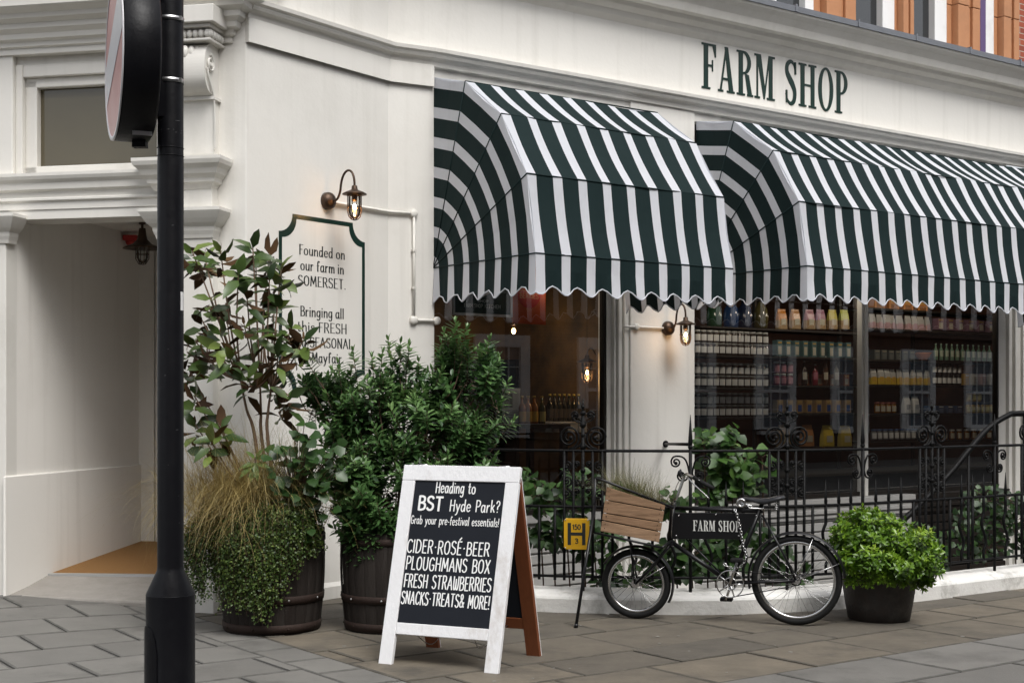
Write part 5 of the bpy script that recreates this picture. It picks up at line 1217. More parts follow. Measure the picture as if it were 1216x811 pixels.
def shoot(mb, st, r, base, d, L, ll, lw, gap, per, v0, v1, bend=.25, curl=.5, sw=.0028, m=0, big=1.0):
    """a leafy shoot: whorls of leaves up a short stem, lighter to its tip"""
    d = d.normalized(); n = max(3, int(L/gap)); side = rvec(r); p = base.copy(); a = r.random()*6.28; pts = [p.copy()]
    for i in range(n):
        t = (i+1)/n; d = (d + Vector((0,0,1))*bend/n + side*.12/n).normalized(); p = p + d*(L/n); pts.append(p.copy())
        u = d.orthogonal().normalized(); w = d.cross(u); sz = (.75+.35*math.sin(math.pi*min(1,t*1.0)*.8)) * (1.0 if t < .9 else .75)
        for k in range(per):
            a += 2*math.pi/per + r.uniform(-.3,.3); o = u*math.cos(a)+w*math.sin(a)
            el = lerp(.15, .9, t**1.5)*curl*2 if t < .97 else 1.3
            ld = o*math.cos(el)+d*math.sin(el); 
            leaf(mb, p, ld, d if el < .9 else o*-1+d*.4, ll*sz*r.uniform(.8,1.15), lw*sz*r.uniform(.85,1.15), max(0,min(1,lerp(v0,v1,t)+r.uniform(-.13,.13))), m, droop=r.uniform(.0,.3))
        a += .5
    if st is not None: st.tube(pts, [sw]*(len(pts)-1)+[sw*.5], 5, caps=False)
    return pts
def branch(st, a, b, r0, r1, r, wob=.03):
    m1 = a.lerp(b,.35)+rvec(r)*wob+Vector((0,0,.04)); m2 = a.lerp(b,.7)+rvec(r)*wob
    st.tube(crom([a,m1,m2,b],4), [lerp(r0,r1,i/12) for i in range(13)], 6, caps=False)
def in_lobe(r, c, rad, surf=.55):
    v = rvec(r)*(r.uniform(surf**3,1)**(1/3.)); return Vector((c[0]+v.x*rad[0], c[1]+v.y*rad[1], c[2]+v.z*rad[2])), v

# the big shrub in the right hand barrel
def big_shrub():
    r = random.Random(21); y0 = B2.y; root = thing('leafy_shrub', 'tall dark green leafy shrub growing in the barrel behind the chalk A-board', 'shrub', (B2.x,B2.y,.62))
    mb = MB(); st = MB(); o = Vector((B2.x,B2.y,.62))
    lobes = []       # photo lobes: column, row, half width, half height, how many shoots
    for px, py, w, h, n, dy in ((515,470,30,30,16,.0),(440,485,46,42,26,.0),(478,452,28,28,11,.1),(540,445,26,40,14,0),(580,440,16,30,7,-.05),(500,512,68,42,46,-.12),(560,505,40,38,24,.0),(425,545,46,54,36,-.1),(402,462,30,16,9,.08),(372,458,14,12,5,.1),
                            (470,580,72,60,70,-.18),(540,565,64,50,44,-.1),(428,606,38,38,36,-.15),(440,632,36,24,22,-.22),(412,570,26,34,14,-.1),(405,500,28,36,15,0)):
        c = P(px, py, y0+dy); k = y0/FPX; lobes.append((c, (w*k, .32 if w > 40 else .2, h*k), n))
    stems = [o + Vector((r.uniform(-.12,.12), r.uniform(-.12,.12), 0)) for _ in range(7)]
    for c, rad, n in lobes:
        knot = c - Vector((0,0,rad[2]*.6)); sb = min(stems, key=lambda q: abs(q.x-c.x)); branch(st, sb, knot, .013, .006, r, .05)
        for _ in range(n):
            p, v = in_lobe(r, c, rad, .35); d = Vector((v.x*.75, v.y*.7, .8+v.z*.3)) + rvec(r)*.3; L = r.uniform(.15,.34)
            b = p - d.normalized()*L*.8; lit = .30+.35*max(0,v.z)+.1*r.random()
            if r.random() < .6: branch(st, knot+rvec(r)*.03, b, .005, .003, r, .03)
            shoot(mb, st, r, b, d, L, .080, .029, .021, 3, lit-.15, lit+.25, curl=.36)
    for px, py, L, lean in ((541,383,.34,.02),(581,405,.26,.10),(474,408,.26,-.02),(420,418,.24,-.10),(402,432,.2,-.12),(556,412,.25,.04),(523,408,.28,-.04),(604,455,.20,.5),(598,480,.18,.6),(365,430,.14,-.6),(357,452,.15,-.9),(452,420,.26,.02),(497,430,.22,.0),(505,462,.24,.1),(386,470,.15,-.5),(462,405,.22,-.1),(487,412,.20,.15),(530,395,.22,-.12),(552,392,.22,.10),(570,418,.2,-.05),(592,425,.2,.2),(590,445,.2,.35),(440,425,.2,-.15),(410,447,.22,-.4),(340,445,.12,-.8),(396,440,.16,-.3),(430,455,.2,-.1),(515,440,.2,0.),(608,500,.16,.7)):
        tip = P(px, py, y0+r.uniform(-.18,.12)); d = Vector((lean, r.uniform(-.2,.1), 1)).normalized(); b = tip - d*L; kn = o.lerp(b,.55); branch(st, kn, b, .007, .0035, r, .03)
        shoot(mb, st, r, b, d, L, .082, .030, .019, 3, .3, .75, curl=.36, bend=.1)
    for _ in range(2400):  # inner leaves
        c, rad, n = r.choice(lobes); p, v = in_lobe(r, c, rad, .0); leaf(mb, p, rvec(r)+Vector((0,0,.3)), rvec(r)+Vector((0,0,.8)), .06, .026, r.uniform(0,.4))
    build('stems', st, M['bark'], root, recalc=False); build('crown', mb, M['lf_shrub'], root, recalc=False)
big_shrub()

# magnolia in the left barrel
def magnolia():
    r = random.Random(8); root = thing('magnolia_tree', 'small magnolia with brown backed leaves standing in the left barrel', 'small tree', (B1.x,B1.y,.62))
    mb = MB(); st = MB(); y0 = B1.y+.02
    base = [P(303,520,y0), P(311,522,y0+.05), P(318,520,y0-.03)]; low = [Vector((B1.x+x,B1.y,.62)) for x in (-.03,.03,.06)]
    fork = [P(286,452,y0-.05), P(309,458,y0+.08), P(322,462,y0)]
    for l, b, f in zip(low, base, fork): st.tube(crom([l,b,b.lerp(f,.5)+rvec(r)*.012,f],5), [.016-.0006*i for i in range(16)], 7, caps=False)
    cl = [(228,290,-.1,0),(243,297,.1,0),(262,290,-.05,0),(300,283,.0,1),(320,293,.1,1),(283,315,-.12,0),(304,310,.05,1),(320,322,-.08,2),(334,312,.1,2),(250,345,-.12,0),(268,352,.1,0),(293,342,-.1,1),(312,345,.05,2),(326,356,.12,2),(240,372,.05,0),(262,388,-.12,0),(290,378,-.1,1),(312,372,.1,1),(328,385,-.1,2),(346,380,.05,2),(360,396,-.02,2),(275,410,-.14,0),(302,412,.0,1),(330,412,-.1,2),(348,400,.08,2),(247,415,-.05,0),(225,432,.06,0),(231,462,-.05,0),(232,496,.0,0),(262,497,-.12,0),(250,515,-.15,0),(294,440,-.08,1),(328,446,.05,2),(343,462,-.08,2),(333,475,.1,2),(232,397,.1,0),(222,410,.0,0)]
    for px, py, dy, fi in cl:
        c = P(px, py+8, y0+dy*2.2); f = fork[fi]
        if py > 428 and px < 270: f = low[0]+Vector((-.05,0,.25))
        mid = f.lerp(c,.5)+Vector((0,0,-.03 if c.z > f.z else .05))+rvec(r)*.02
        st.tube(crom([f,mid,c],4), [.0085,.008,.0075,.007,.0065,.006,.0055,.005,.0045], 6, caps=False)
        a = r.random()*6; n = r.randint(8,12)
        for k in range(n):
            a += 2.4; el = r.uniform(-.65,.45) + .75*(k > n-4); o = Vector((math.cos(a)*math.cos(el), math.sin(a)*math.cos(el), math.sin(el)))
            L = r.uniform(.12,.195); b = c + Vector((0,0,-.012*(n-k))) 
            leaf(mb, b, o, (Vector((0,-.55,.75))+rvec(r)*.75)*(-1 if r.random() < .22 else 1), L, L*r.uniform(.38,.46), r.random()**1.2, 0, fold=.14, droop=r.uniform(.1,.55), shape=(.38,.76,.74), under=1)
        if r.random() < .35: leaf(mb, c, Vector((0,0,1))+rvec(r)*.2, rvec(r), .07, .022, .9, 1)
    build('trunk', st, M['bark2'], root, recalc=False); build('crown', mb, [M['lf_mag'], M['lf_magu']], root, recalc=False)
magnolia()

def blade(mb, b, d, L, w, sag, v, r, n=7, m=0):
    d = d.normalized(); p = b.copy(); s = d.cross(Vector((0,0,1))); s = s.normalized() if s.length > .01 else Vector((1,0,0)); prev = None
    for i in range(n+1):
        t = i/n; ww = w*(1-.85*t)*.5; cur = (mb.v(p-s*ww), mb.v(p+s*ww))
        if prev: mb.f((prev[0],prev[1],cur[1],cur[0]), m, True, v)
        prev = cur; d = (d + Vector((0,0,-1))*sag*(.4+t)/n + rvec(r)*.07).normalized(); p = p + d*L/n
def grass():
    r = random.Random(5); c0 = Vector((B1.x,B1.y,.66)); mb = MB()
    for i in range(4200):
        k = r.random()
        if k < .80: b = P(r.gauss(288,30), r.uniform(580,630), B1.y) + Vector((0,r.uniform(-.28,.15),0)); d = Vector((r.gauss(-.38,.45), r.gauss(-.25,.45), r.uniform(.4,1.2))); L = r.uniform(.35,.78); sag = r.uniform(.7,3.0)
        else: b = P(r.gauss(342,22), r.uniform(585,630), B1.y) + Vector((0,r.uniform(-.25,.15),0)); d = Vector((r.gauss(.28,.5), r.gauss(-.1,.4), r.uniform(.6,1.2))); L = r.uniform(.35,.70); sag = r.uniform(.3,1.8)
        blade(mb, b, d, L, r.uniform(.0024,.0048), sag, min(.86,max(0,r.gauss(.45,.25))) if k < .86 else r.uniform(.9,1.), r)
    solo('feather_grass', mb, M['straw'], 'clump of golden feathery grass arching out of the left barrel', 'grass clump', loc=c0, recalc=False)
grass()
def trailing():
    r = random.Random(6); mb = MB(); st = MB(); root = thing('trailing_plant', 'small leaved green plant trailing down the front of the left barrel', 'trailing plant', (B1.x,B1.y-.3,.7))
    # strands start on the rim, and fall outside the staves
    k = B1.y/FPX
    for i in range(720):
        u = r.random(); px = lerp(226,384,u); t = (px-322)/62.; front = max(.12, 1-min(1,abs(t))**2)**.5
        zt = EYE+(HZ-r.uniform(590,640))*k
        lo = {0:700,1:722,2:696,3:712,4:708,5:720,6:700,7:668,8:648}[min(8,int(u*9))] + r.uniform(-60,12)
        if px < 262: lo = r.uniform(640,712)
        zb = EYE+(HZ-lo)*k
        x = (px-CX)*k; yb = B1.y - .40*front - r.uniform(-.01,.07)
        if px < 262: yb = B1.y - .18 + r.uniform(-.15,.15)
        p0 = Vector((lerp(x,B1.x,.25), lerp(yb,B1.y,.3), zt)); p1 = Vector((x+r.uniform(-.03,.03), yb-.02, lerp(zt,zb,.35))); p2 = Vector((x+r.uniform(-.05,.05), yb-r.uniform(-.02,.03), zb))
        pts = crom([p0,p1,p2],7); st.tube(pts, .0008, 3, caps=False)
        for a, b in zip(pts, pts[1:]):
            for q in range(max(2,int((b-a).length/.011))):
                p = a.lerp(b, r.random()) + rvec(r)*r.uniform(0,.026); sz = r.uniform(.013,.024)
                leaf4(mb, p, rvec(r)+Vector((0,-.5,-.1)), rvec(r)+Vector((0,-.7,.7)), sz, sz*.85, min(1,max(0,r.gauss(.55 if px > 262 else .38,.25))))
    build('stems', st, M['bark'], root, recalc=False); build('foliage', mb, M['lf_trail'], root, recalc=False)
trailing()
def broad():
    r = random.Random(12); mb = MB(); st = MB(); root = thing('broad_leaved_plant', 'broad leaved green plant on the right side of the left barrel', 'plant', (B1.x+.2,B1.y-.1,.7)); o = P(352,610,B1.y-.1)
    for i in range(150):
        px, py = r.gauss(362,20), r.gauss(562,24); c = P(px, py, B1.y-.26+r.uniform(-.14,.18)); st.tube(crom([o+rvec(r)*.05,o.lerp(c,.5)+Vector((0,0,.04)),c],4), .0028, 5, caps=False)
        d = Vector((r.gauss(.3,.6), r.gauss(-.5,.4), r.gauss(-.25,.3))); leaf(mb, c, d, Vector((0,-.7,.7))+rvec(r)*.4, r.uniform(.06,.11), r.uniform(.06,.10), r.random()*.55, shape=(.36,.70,.82))
    build('stems', st, M['bark'], root, recalc=False); build('foliage', mb, M['lf_broad'], root, recalc=False)
    mb = MB(); st = MB(); root = thing('rosette_plant', 'pale green rosette of long leaves below the magnolia stems in the left barrel', 'plant', P(304,560,B1.y-.2)); o = P(303,560,B1.y-.22); st.tube([o+Vector((0,.05,-.15)), o+Vector((0,0,.10))], .006, 6)
    for i, (dx, dz, L) in enumerate(((1,.25,.13),(.85,-.1,.12),(-.7,-.55,.15),(-.2,-.9,.14),(-1,-.2,.12),(.5,.75,.10),(-.45,.6,.09),(.2,-.8,.13),(.9,.5,.09))):
        leaf(mb, o+Vector((0,0,.06+.03*(dz>0))), Vector((dx,-.5,dz)), Vector((0,-.8,.7)), L, L*.36, .75+.25*r.random(), droop=.25)
    build('stem', st, M['bark'], root, recalc=False); build('foliage', mb, M['lf_broad'], root, recalc=False)
broad()

# bright bush in the metal pot
def bush():
    r = random.Random(33); mb = MB(); st = MB(); root = thing('bright_bush', 'bright yellow green bush growing in the dark metal pot', 'bush', (B3.x,B3.y,.4)); y0 = B3.y-.02; k = y0/FPX; o = Vector((B3.x,B3.y,.42))
    for px, py, w, h, n in ((1028,634,40,30,74),(1062,650,48,36,90),(1092,662,26,32,38),(1018,655,34,30,48),(1050,668,48,26,50),(1006,640,20,24,22),(1048,622,20,16,16),(1032,612,11,9,7),(1030,664,30,14,30),(1075,670,32,14,34)):
        c = P(px, py, y0 if py < 660 or px == 1050 else y0-.24)
        for _ in range(n):
            p, v = in_lobe(r, c, (w*k,.30 if w > 30 else .2,h*k), .6); d = Vector((v.x*.8, v.y*.8-.15, .55+v.z*.6))+rvec(r)*.3; L = r.uniform(.05,.10)
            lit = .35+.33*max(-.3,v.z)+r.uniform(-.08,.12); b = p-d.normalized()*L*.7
            if r.random() < .35: branch(st, o+rvec(r)*.05, b, .004, .002, r, .02)
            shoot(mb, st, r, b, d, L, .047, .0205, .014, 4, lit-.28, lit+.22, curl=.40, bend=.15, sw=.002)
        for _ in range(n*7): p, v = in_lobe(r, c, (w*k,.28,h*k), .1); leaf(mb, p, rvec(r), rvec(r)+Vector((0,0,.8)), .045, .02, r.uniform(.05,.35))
    for _ in range(46):    # sprigs over the rim
        px = r.uniform(1005,1104); p = P(px, r.uniform(664,688) + (5 if px > 1080 else 0), y0-.30+.0015*abs(px-1045)); shoot(mb, st, r, p, Vector((r.uniform(-.5,.6),-.6,-.4)), .08, .045, .019, .014, 4, .2, .55, bend=-.1)
    build('stems', st, M['bark'], root, recalc=False); build('crown', mb, M['lf_bright'], root, recalc=False)
bush()

# climbers and low plants in the basement area behind the railing
def heart(mb, b, d, n, L, v): leaf(mb, b, d, n, L, L*.88, v, fold=.10, droop=.2, shape=(.34,.68,.74))
def climber(name, label, lobes, seed, size=(.07,.12), v=(.15,.8)):
    r = random.Random(seed); mb = MB(); st = MB(); c0 = P(lobes[0][0], lobes[0][1], lobes[0][5]); root = thing(name, label, 'climbing plant', (c0.x,c0.y,-1.2)); 
    for px, py, w, h, n, y in lobes:
        k = y/FPX; c = P(px, py, y); st.tube(crom([Vector((c.x,c.y+.1,-1.2)), Vector((c.x+.05,c.y+.1,-.3)), c],5), .007, 5, caps=False)
        for _ in range(int(n*2.6)):
            p, q = in_lobe(r, c, (w*k,.22,h*k), .1)
            if r.random() < .4: st.tube([c.lerp(p,.3)+rvec(r)*.03, p], .0022, 4, caps=False)
            heart(mb, p, Vector((r.gauss(0,.7), r.gauss(-.5,.4), r.gauss(-.3,.45))), Vector((0,-.55,.8))+rvec(r)*.45, r.uniform(*size), r.uniform(*v))
    build('stems', st, M['bark'], root, recalc=False); build('foliage', mb, M['lf_vine'], root, recalc=False)
climber('climbing_plant', 'leafy climber rising behind the railing above the bicycle name plate', ((855,540,24,32,38,11.15),(880,565,30,24,40,11.2),(836,520,10,12,9,11.1),(868,512,9,9,6,11.2),(846,585,22,14,18,11.1),(905,545,16,20,10,11.3)), 41)
climber('creeping_plant', 'low leafy creeper seen through the railing under the bicycle', ((820,660,36,28,40,11.0),(775,670,30,30,34,11.0),(860,660,26,24,26,11.1),(915,650,24,26,26,11.25),(880,625,24,14,14,11.2),(935,685,26,18,18,11.3),(800,600,22,14,14,11.05)), 42, v=(.0,.55))
climber('fig_shrub', 'dark leafy shrub behind the railing between the A-board and the wooden crate', ((640,590,30,24,28,11.5),(690,580,26,22,22,11.4),(655,635,34,20,24,11.5),(705,640,26,24,26,11.3),(620,575,22,26,16,11.7),(720,680,20,22,16,11.2),(672,618,20,14,12,11.4)), 43, v=(.0,.55))
climber('ivy_bush', 'leafy bush behind the railing at the far right of the photo', ((1100,650,40,30,40,12.6),(1180,595,40,22,46,13.0),(1205,620,40,30,52,12.9),(1150,625,24,24,26,12.9),(1170,650,36,16,22,12.8),(1235,590,20,34,18,13.1),(1245,640,30,30,18,13.1)), 44, size=(.05,.09), v=(.0,.5))
# planting in the crate
def crateplants():
    r = random.Random(14); mb = MB()
    for i in range(1300):
        k = r.random(); b = B(lerp(725,784,k), lerp(587,604,k), r.uniform(-.16,.16)); d = Vector((r.gauss(.15,.55), r.gauss(0,.4), 1)); blade(mb, b, d, r.uniform(.14,.34), .0026, r.uniform(.5,2.2), min(1,max(0,r.gauss(.5,.3))), r)
    for i in range(60): b = B(r.uniform(720,728), 585, r.uniform(-.1,.16)); blade(mb, b, Vector((-1,r.gauss(0,.2),r.uniform(.5,1.0))), r.uniform(.2,.38), .0022, r.uniform(.8,1.6), r.uniform(.4,1), r)
    solo('wispy_grass', mb, M['straw2'], 'pale wispy grass growing out of the wooden crate', 'grass clump', loc=B(752,595), recalc=False)
    mb = MB(); st = MB(); root = thing('crate_plant', 'small green leafy plant among the grass in the wooden crate', 'plant', B(745,590))
    for i in range(26): k = r.gauss(.40,.14); b = B(lerp(723,786,k), lerp(592,607,k), r.uniform(-.14,.14)); shoot(mb, st, r, b, Vector((r.gauss(0,.3),r.gauss(0,.3),1)), r.uniform(.07,.16), .03, .011, .014, 3, .2, .75)
    for px, py in ((783,582),(790,578),(795,590),(786,590),(798,583)):
        c = B(px,py,r.uniform(-.1,.1)); st.tube([B(784,606,0), c], .002, 4, caps=False); heart(mb, c, Vector((r.gauss(.3,.6),-.6,r.gauss(.1,.3))), Vector((0,-.6,.8)), .065, .45)
    build('stems', st, M['bark'], root, recalc=False); build('foliage', mb, M['lf_vine'], root, recalc=False)
crateplants()
# ================================================================ inside the shop
def shade(name, col, rough=.5): 
    if name not in M: M[name] = mat(name, col, rough, var=.15, vscale=25)
    return M[name]
ORD = ['first','second','third','fourth','fifth','sixth','seventh','eighth','ninth','tenth','eleventh','twelfth','thirteenth','fourteenth','fifteenth','sixteenth','seventeenth','eighteenth','nineteenth','twentieth']
U3 = Vector((F.u.x,F.u.y,0)); ROTF = R(36)
def local(name, mb, mats, bevel=.0):    # a product built about its own base, facing the window
    return build(name, mb, mats, bevel=bevel)
def jar(): 
    mb = MB(); mb.lathe([(.034,0),(.038,.006),(.038,.098),(.030,.112),(.030,.118)], (0,0,0), 14, m=0); mb.lathe([(.034,.118),(.034,.138),(.032,.140)], (0,0,0), 14, m=1)
    n = 8; rr = .0388
    for i in range(n): a, b = R(-165+150*i/n), R(-165+150*(i+1)/n); mb.poly([(rr*math.cos(a),rr*math.sin(a),.022),(rr*math.cos(b),rr*math.sin(b),.022),(rr*math.cos(b),rr*math.sin(b),.092),(rr*math.cos(a),rr*math.sin(a),.092)], 2)
    return mb
def bottle(h=.27, r=.036, lab=(.06,.15)):
    mb = MB(); mb.lathe([(r*.9,0),(r,.006),(r,h*.58),(r*.75,h*.68),(r*.36,h*.76),(r*.34,h*.93)], (0,0,0), 14, m=0); mb.lathe([(r*.40,h*.93),(r*.40,h)], (0,0,0), 10, m=1); n = 8; rr = r*1.02
    for i in range(n): a, b = R(-165+150*i/n), R(-165+150*(i+1)/n); mb.poly([(rr*math.cos(a),rr*math.sin(a),lab[0]),(rr*math.cos(b),rr*math.sin(b),lab[0]),(rr*math.cos(b),rr*math.sin(b),lab[1]),(rr*math.cos(a),rr*math.sin(a),lab[1])], 2)
    return mb
def bag(w=.15, h=.24, t=.07):
    mb = MB(); z = [(0,1,1),(.03,1.03,1.05),(.45,1.0,1.0),(.78,.93,.55),(.90,.88,.12),(1,.88,.10)]; rows = []
    for f, a, b in z: rows.append([mb.v((x*w*a/2, y*t*b/2, h*f)) for x, y in ((-1,-.7),(-.7,-1),(.7,-1),(1,-.7),(1,.7),(.7,1),(-.7,1),(-1,.7))])
    for i, (A_, B_) in enumerate(zip(rows, rows[1:])):
        for j in range(8): mb.f((A_[j],A_[(j+1)%8],B_[(j+1)%8],B_[j]), 0 if i in (0,1) else 1, False)
    mb.f(rows[0][::-1]); mb.f(rows[-1], 1); mb.box((0,-t*.5-.002,h*.36), (w*.55,.004,h*.30), m=2)
    return mb
def carton(w=.17, h=.20, t=.10):
    mb = MB(); mb.box((0,0,h/2), (w,t,h), m=0); mb.box((0,-t/2-.001,h*.36), (w*.62,.004,h*.52), m=1); mb.box((0,-t/2-.001,h*.84), (w*.7,.004,h*.10), m=2); return mb
LAMPY = []
def row(proto, px0, px1, py, n, d, label, group, cat, vary=.0, rot=0., seed=1, ordn=None):
    """n copies of a product between two photo columns, standing on a shelf at depth d"""
    r = random.Random(seed)
    for i in range(n):
        px = lerp(px0, px1, (i+.5)/n); s, _ = F.at(px, py, d); _, h = F.at((px0+px1)/2, py, d)
        o = proto if not proto.get('placed') else proto.copy()
        if proto.get('placed'): COL.objects.link(o)
        proto['placed'] = 1
        o.location = F(s, d + r.uniform(-vary,vary), h); o.rotation_euler = (0,0,ROTF + r.uniform(-.2,.2)*(1 if vary else 0))
        tag(o, label.replace('#', ORD[i]), cat, group)
def shelf(px0, px1, py, d, dep=.30, th=.025):
    a, _ = F.at(px0, py, d); b, _ = F.at(px1, py, d); _, h = F.at((px0+px1)/2, py, d); return (a, b, h, d, dep, th)
def shelving(label, shelves, posts, loc):
    t = thing('shelving_unit', label, 'shelves', loc)
    for a, b, h, d, dep, th in shelves:
        mb = MB(); mb.fbox(F, a-.05, b+.05, d-dep, d+.10, h-th, h-.001); build('shelf', mb, M['shelf'], t, bevel=.003)
    for s, d in posts: mb = MB(); mb.fbox(F, s-.02, s+.02, d-.30, d-.26, SILL-.16, 4.2); build('upright', mb, M['shelf'], t)
DJ = -1.0
lidm = shade('pale_lid', (.55,.55,.53), .3); labw = shade('white_label', (.78,.78,.77)); jard = shade('dark_glass_jar', (.035,.022,.016), .12)
jp = local('jar', jar(), [jard, lidm, labw])
rows_ = (419.5, 404.3, 457.5, 442.2, 494, 478.6); nm = ['fifth','sixth','third','fourth','first','second']
for k, py in enumerate((422, 408, 460, 446, 495, 481)):
    rowname = {422:'second',408:'top',460:'fourth',446:'third',495:'bottom',481:'fifth'}[py]
    row(jp, 824, 912, py, 12, DJ, 'white labelled jar, # from left in the %s jar row beside the pillar' % rowname, 'white labelled jars in the right shop window', 'jar', seed=k)
sh = [shelf(820,914,py,DJ) for py in (422.3,460.3,495.3)]
shelving('dark shelves holding the white labelled jars beside the cream pillar', sh, ((F.s_at(823,DJ)-.06,DJ),(F.s_at(915,DJ)+.03,DJ)), F(3.5,-1.1,SILL-.16))
# stock further along the left pane
D2 = -1.25
cols_ = [('orange',(.50,.20,.04)),('peach',(.50,.25,.10)),('pink',(.42,.20,.24)),('mauve',(.36,.17,.24)),('yellow',(.50,.42,.05)),('lime',(.40,.42,.07))]
for i, (cn, cc_) in enumerate(cols_):
    p = local('snack_bag', bag(), [shade('kraft',(.34,.22,.10)), shade(cn+'_bag',cc_,.35), shade('cream_label',(.5,.46,.36))]); px = (928,944,961,974,988,1002)[i]
    row(p, px-8, px+8, 391, 1, D2, cn+' snack bag on the top shelf of the right shop window left of the mullion', 'snack bags on the top shelf', 'snack bag', seed=i)
for i, (cn, cc_, px) in enumerate((('dark green',(.02,.06,.03),848),('blue',(.02,.05,.14),868),('navy',(.015,.02,.05),884),('olive',(.07,.06,.02),903))):
    mb = MB(); mb.lathe([(.07,0),(.085,.02),(.095,.14),(.08,.24),(.04,.29),(.035,.32)], (0,0,0), 18, m=0); mb.lathe([(.04,.32),(.04,.345)], (0,0,0), 12, m=1); p = local('storage_crock', mb, [shade(cn+'_glaze',cc_,.15), M['shelf']])
    row(p, px-8, px+8, 391, 1, D2, cn+' storage crock above the white labelled jars', 'crocks on the top shelf', 'crock')
sh = [shelf(828,1012,391.3,D2), shelf(915,1012,458,D2), shelf(915,1012,424.3,D2), shelf(915,1012,490.5,D2), shelf(915,1012,531,D2)]
shelving('dark shelves of bags and boxes left of the window mullion', sh, ((F.s_at(1014,D2)+.05,D2),), F(5.3,-1.3,SILL-.16))
p = local('kraft_box', carton(.10,.155,.08), [shade('kraft',(.34,.22,.10)), shade('blue_window',(.02,.06,.22),.3), shade('gold_band',(.45,.30,.08))])
row(p, 918, 1010, 490, 8, D2, 'kraft box with blue front, # from the left in the row behind the railing scrolls', 'kraft boxes with blue fronts', 'box', seed=5)
for i, (cn, cc_, px) in enumerate((('tan',(.36,.22,.09),930),('orange brown',(.40,.17,.05),958),('bright yellow',(.55,.40,.03),982),('mustard',(.42,.32,.05),1003))):
    p = local('packet', bag(.19,.26,.09), [shade(cn+'_pk',cc_), shade(cn+'_pk',cc_), shade('cream_label',(.5,.46,.36))]); row(p, px-9, px+9, 530, 1, D2, cn+' packet on the lowest shelf left of the mullion', 'packets on the lowest shelf', 'packet', seed=i)
pinkj = local('small_jar', jar(), [shade('beetroot',(.16,.02,.045),.2), lidm, shade('pink_label',(.42,.18,.22))])
row(pinkj, 918, 942, 457.6, 3, D2, 'pink labelled jar, # from the left in the lower row on the middle shelf', 'pink labelled jars', 'jar'); row(pinkj, 918, 942, 443.4, 3, D2, 'pink labelled jar, # from the left in the upper row on the middle shelf', 'pink labelled jars', 'jar')
for i, (cn, c1, c2, px, hh_) in enumerate((('dark',(.03,.015,.01),(.5,.48,.42),955,.30),('ruby',(.20,.02,.03),(.45,.15,.2),968,.26),('tall brown',(.08,.03,.012),(.5,.45,.35),980,.36),('clear',(.25,.24,.22),(.5,.5,.48),993,.30))):
    p = local('bottle', bottle(hh_,.034,(.07,.16)), [shade('bt'+cn,c1,.1), lidm, shade('bl'+cn,c2)]); row(p, px-5, px+5, 457.6, 1, D2, cn+' bottle on the brown middle shelf left of the mullion', 'bottles on the middle shelf', 'bottle')
# right pane
D3 = -1.35
p = local('pouch', bag(.12,.20,.06), [shade('rose_pk',(.36,.22,.22)), shade('grey_pk',(.36,.35,.33)), shade('floral_pk',(.40,.25,.28))])
row(p, 1032, 1104, 393, 9, D3, 'pale floral pouch, # from the left on the top shelf right of the mullion', 'pale pouches', 'pouch', vary=.02, seed=3)
p = local('orange_carton', carton(.20,.14,.12), [shade('orange_ct',(.45,.18,.04)), shade('brown_ct',(.22,.09,.03)), shade('gold_band',(.45,.30,.08))])
row(p, 1032, 1100, 370, 4, D3, 'orange carton, # from the left on the highest shelf right of the mullion', 'orange cartons', 'carton', seed=4)
p = local('bottle', bottle(.22,.030,(.05,.13)), [shade('pale_green_glass',(.16,.26,.18),.12), shade('mint_cap',(.35,.45,.36)), shade('pale_label',(.42,.47,.36))])
row(p, 1108, 1178, 428.5, 11, D3, 'pale green bottle, # from the left in the row at the right of the window', 'pale green bottles', 'bottle', seed=6)
p = local('pasta_bag', bag(.105,.20,.06), [shade('yellow_base',(.55,.36,.02)), shade('clear_top',(.44,.43,.40),.25), shade('amber',(.52,.30,.03))])
row(p, 1033, 1104, 457, 9, D3, 'clear topped bag with yellow base, # from the left beside the mullion', 'yellow bottomed bags', 'bag', vary=.02, seed=7)
p = local('spice_jar', jar(), [shade('black_jar',(.02,.02,.02),.2), shade('black_jar',(.02,.02,.02),.2), labw])
row(p, 1106, 1141, 457, 6, D3, 'small spice jar with white label, # from the left in the lower row of spices', 'spice jars', 'jar'); row(p, 1106, 1141, 444.2, 6, D3, 'small spice jar with white label, # from the left in the upper row of spices', 'spice jars', 'jar')
for i, (cn, cc_, px) in enumerate((('amber',(.50,.30,.05),1146),('cream',(.50,.47,.40),1156),('pale pink',(.48,.34,.33),1166),('white',(.52,.52,.5),1176))):
    p = local('tea_packet', carton(.085,.15,.07), [shade(cn+'_tea',cc_), shade('tea_l'+cn,tuple(x*.7 for x in cc_)), labw]); row(p, px-4, px+4, 457, 1, D3, cn+' tea packet at the right end of the spice shelf', 'tea packets', 'packet', seed=i)
mb = MB(); mb.lathe([(.05,0),(.06,.01),(.11,.09),(.115,.10),(.10,.10),(.05,.02)], (0,0,0), 20); p = local('fruit_bowl', mb, [shade('orange_glaze',(.50,.14,.03),.25)]); row(p, 1088, 1104, 428, 1, D3, 'orange glazed bowl on the shelf beside the pale green bottles', 'bowls', 'bowl')
p = local('dark_tin', carton(.11,.13,.10), [shade('dark_tin',(.05,.06,.06),.3), shade('tin_front',(.10,.11,.10)), shade('tin_band',(.25,.22,.15))]); row(p, 1034, 1084, 428, 6, D3, 'dark tin, # from the left on the shelf beside the orange bowl', 'dark tins', 'tin')
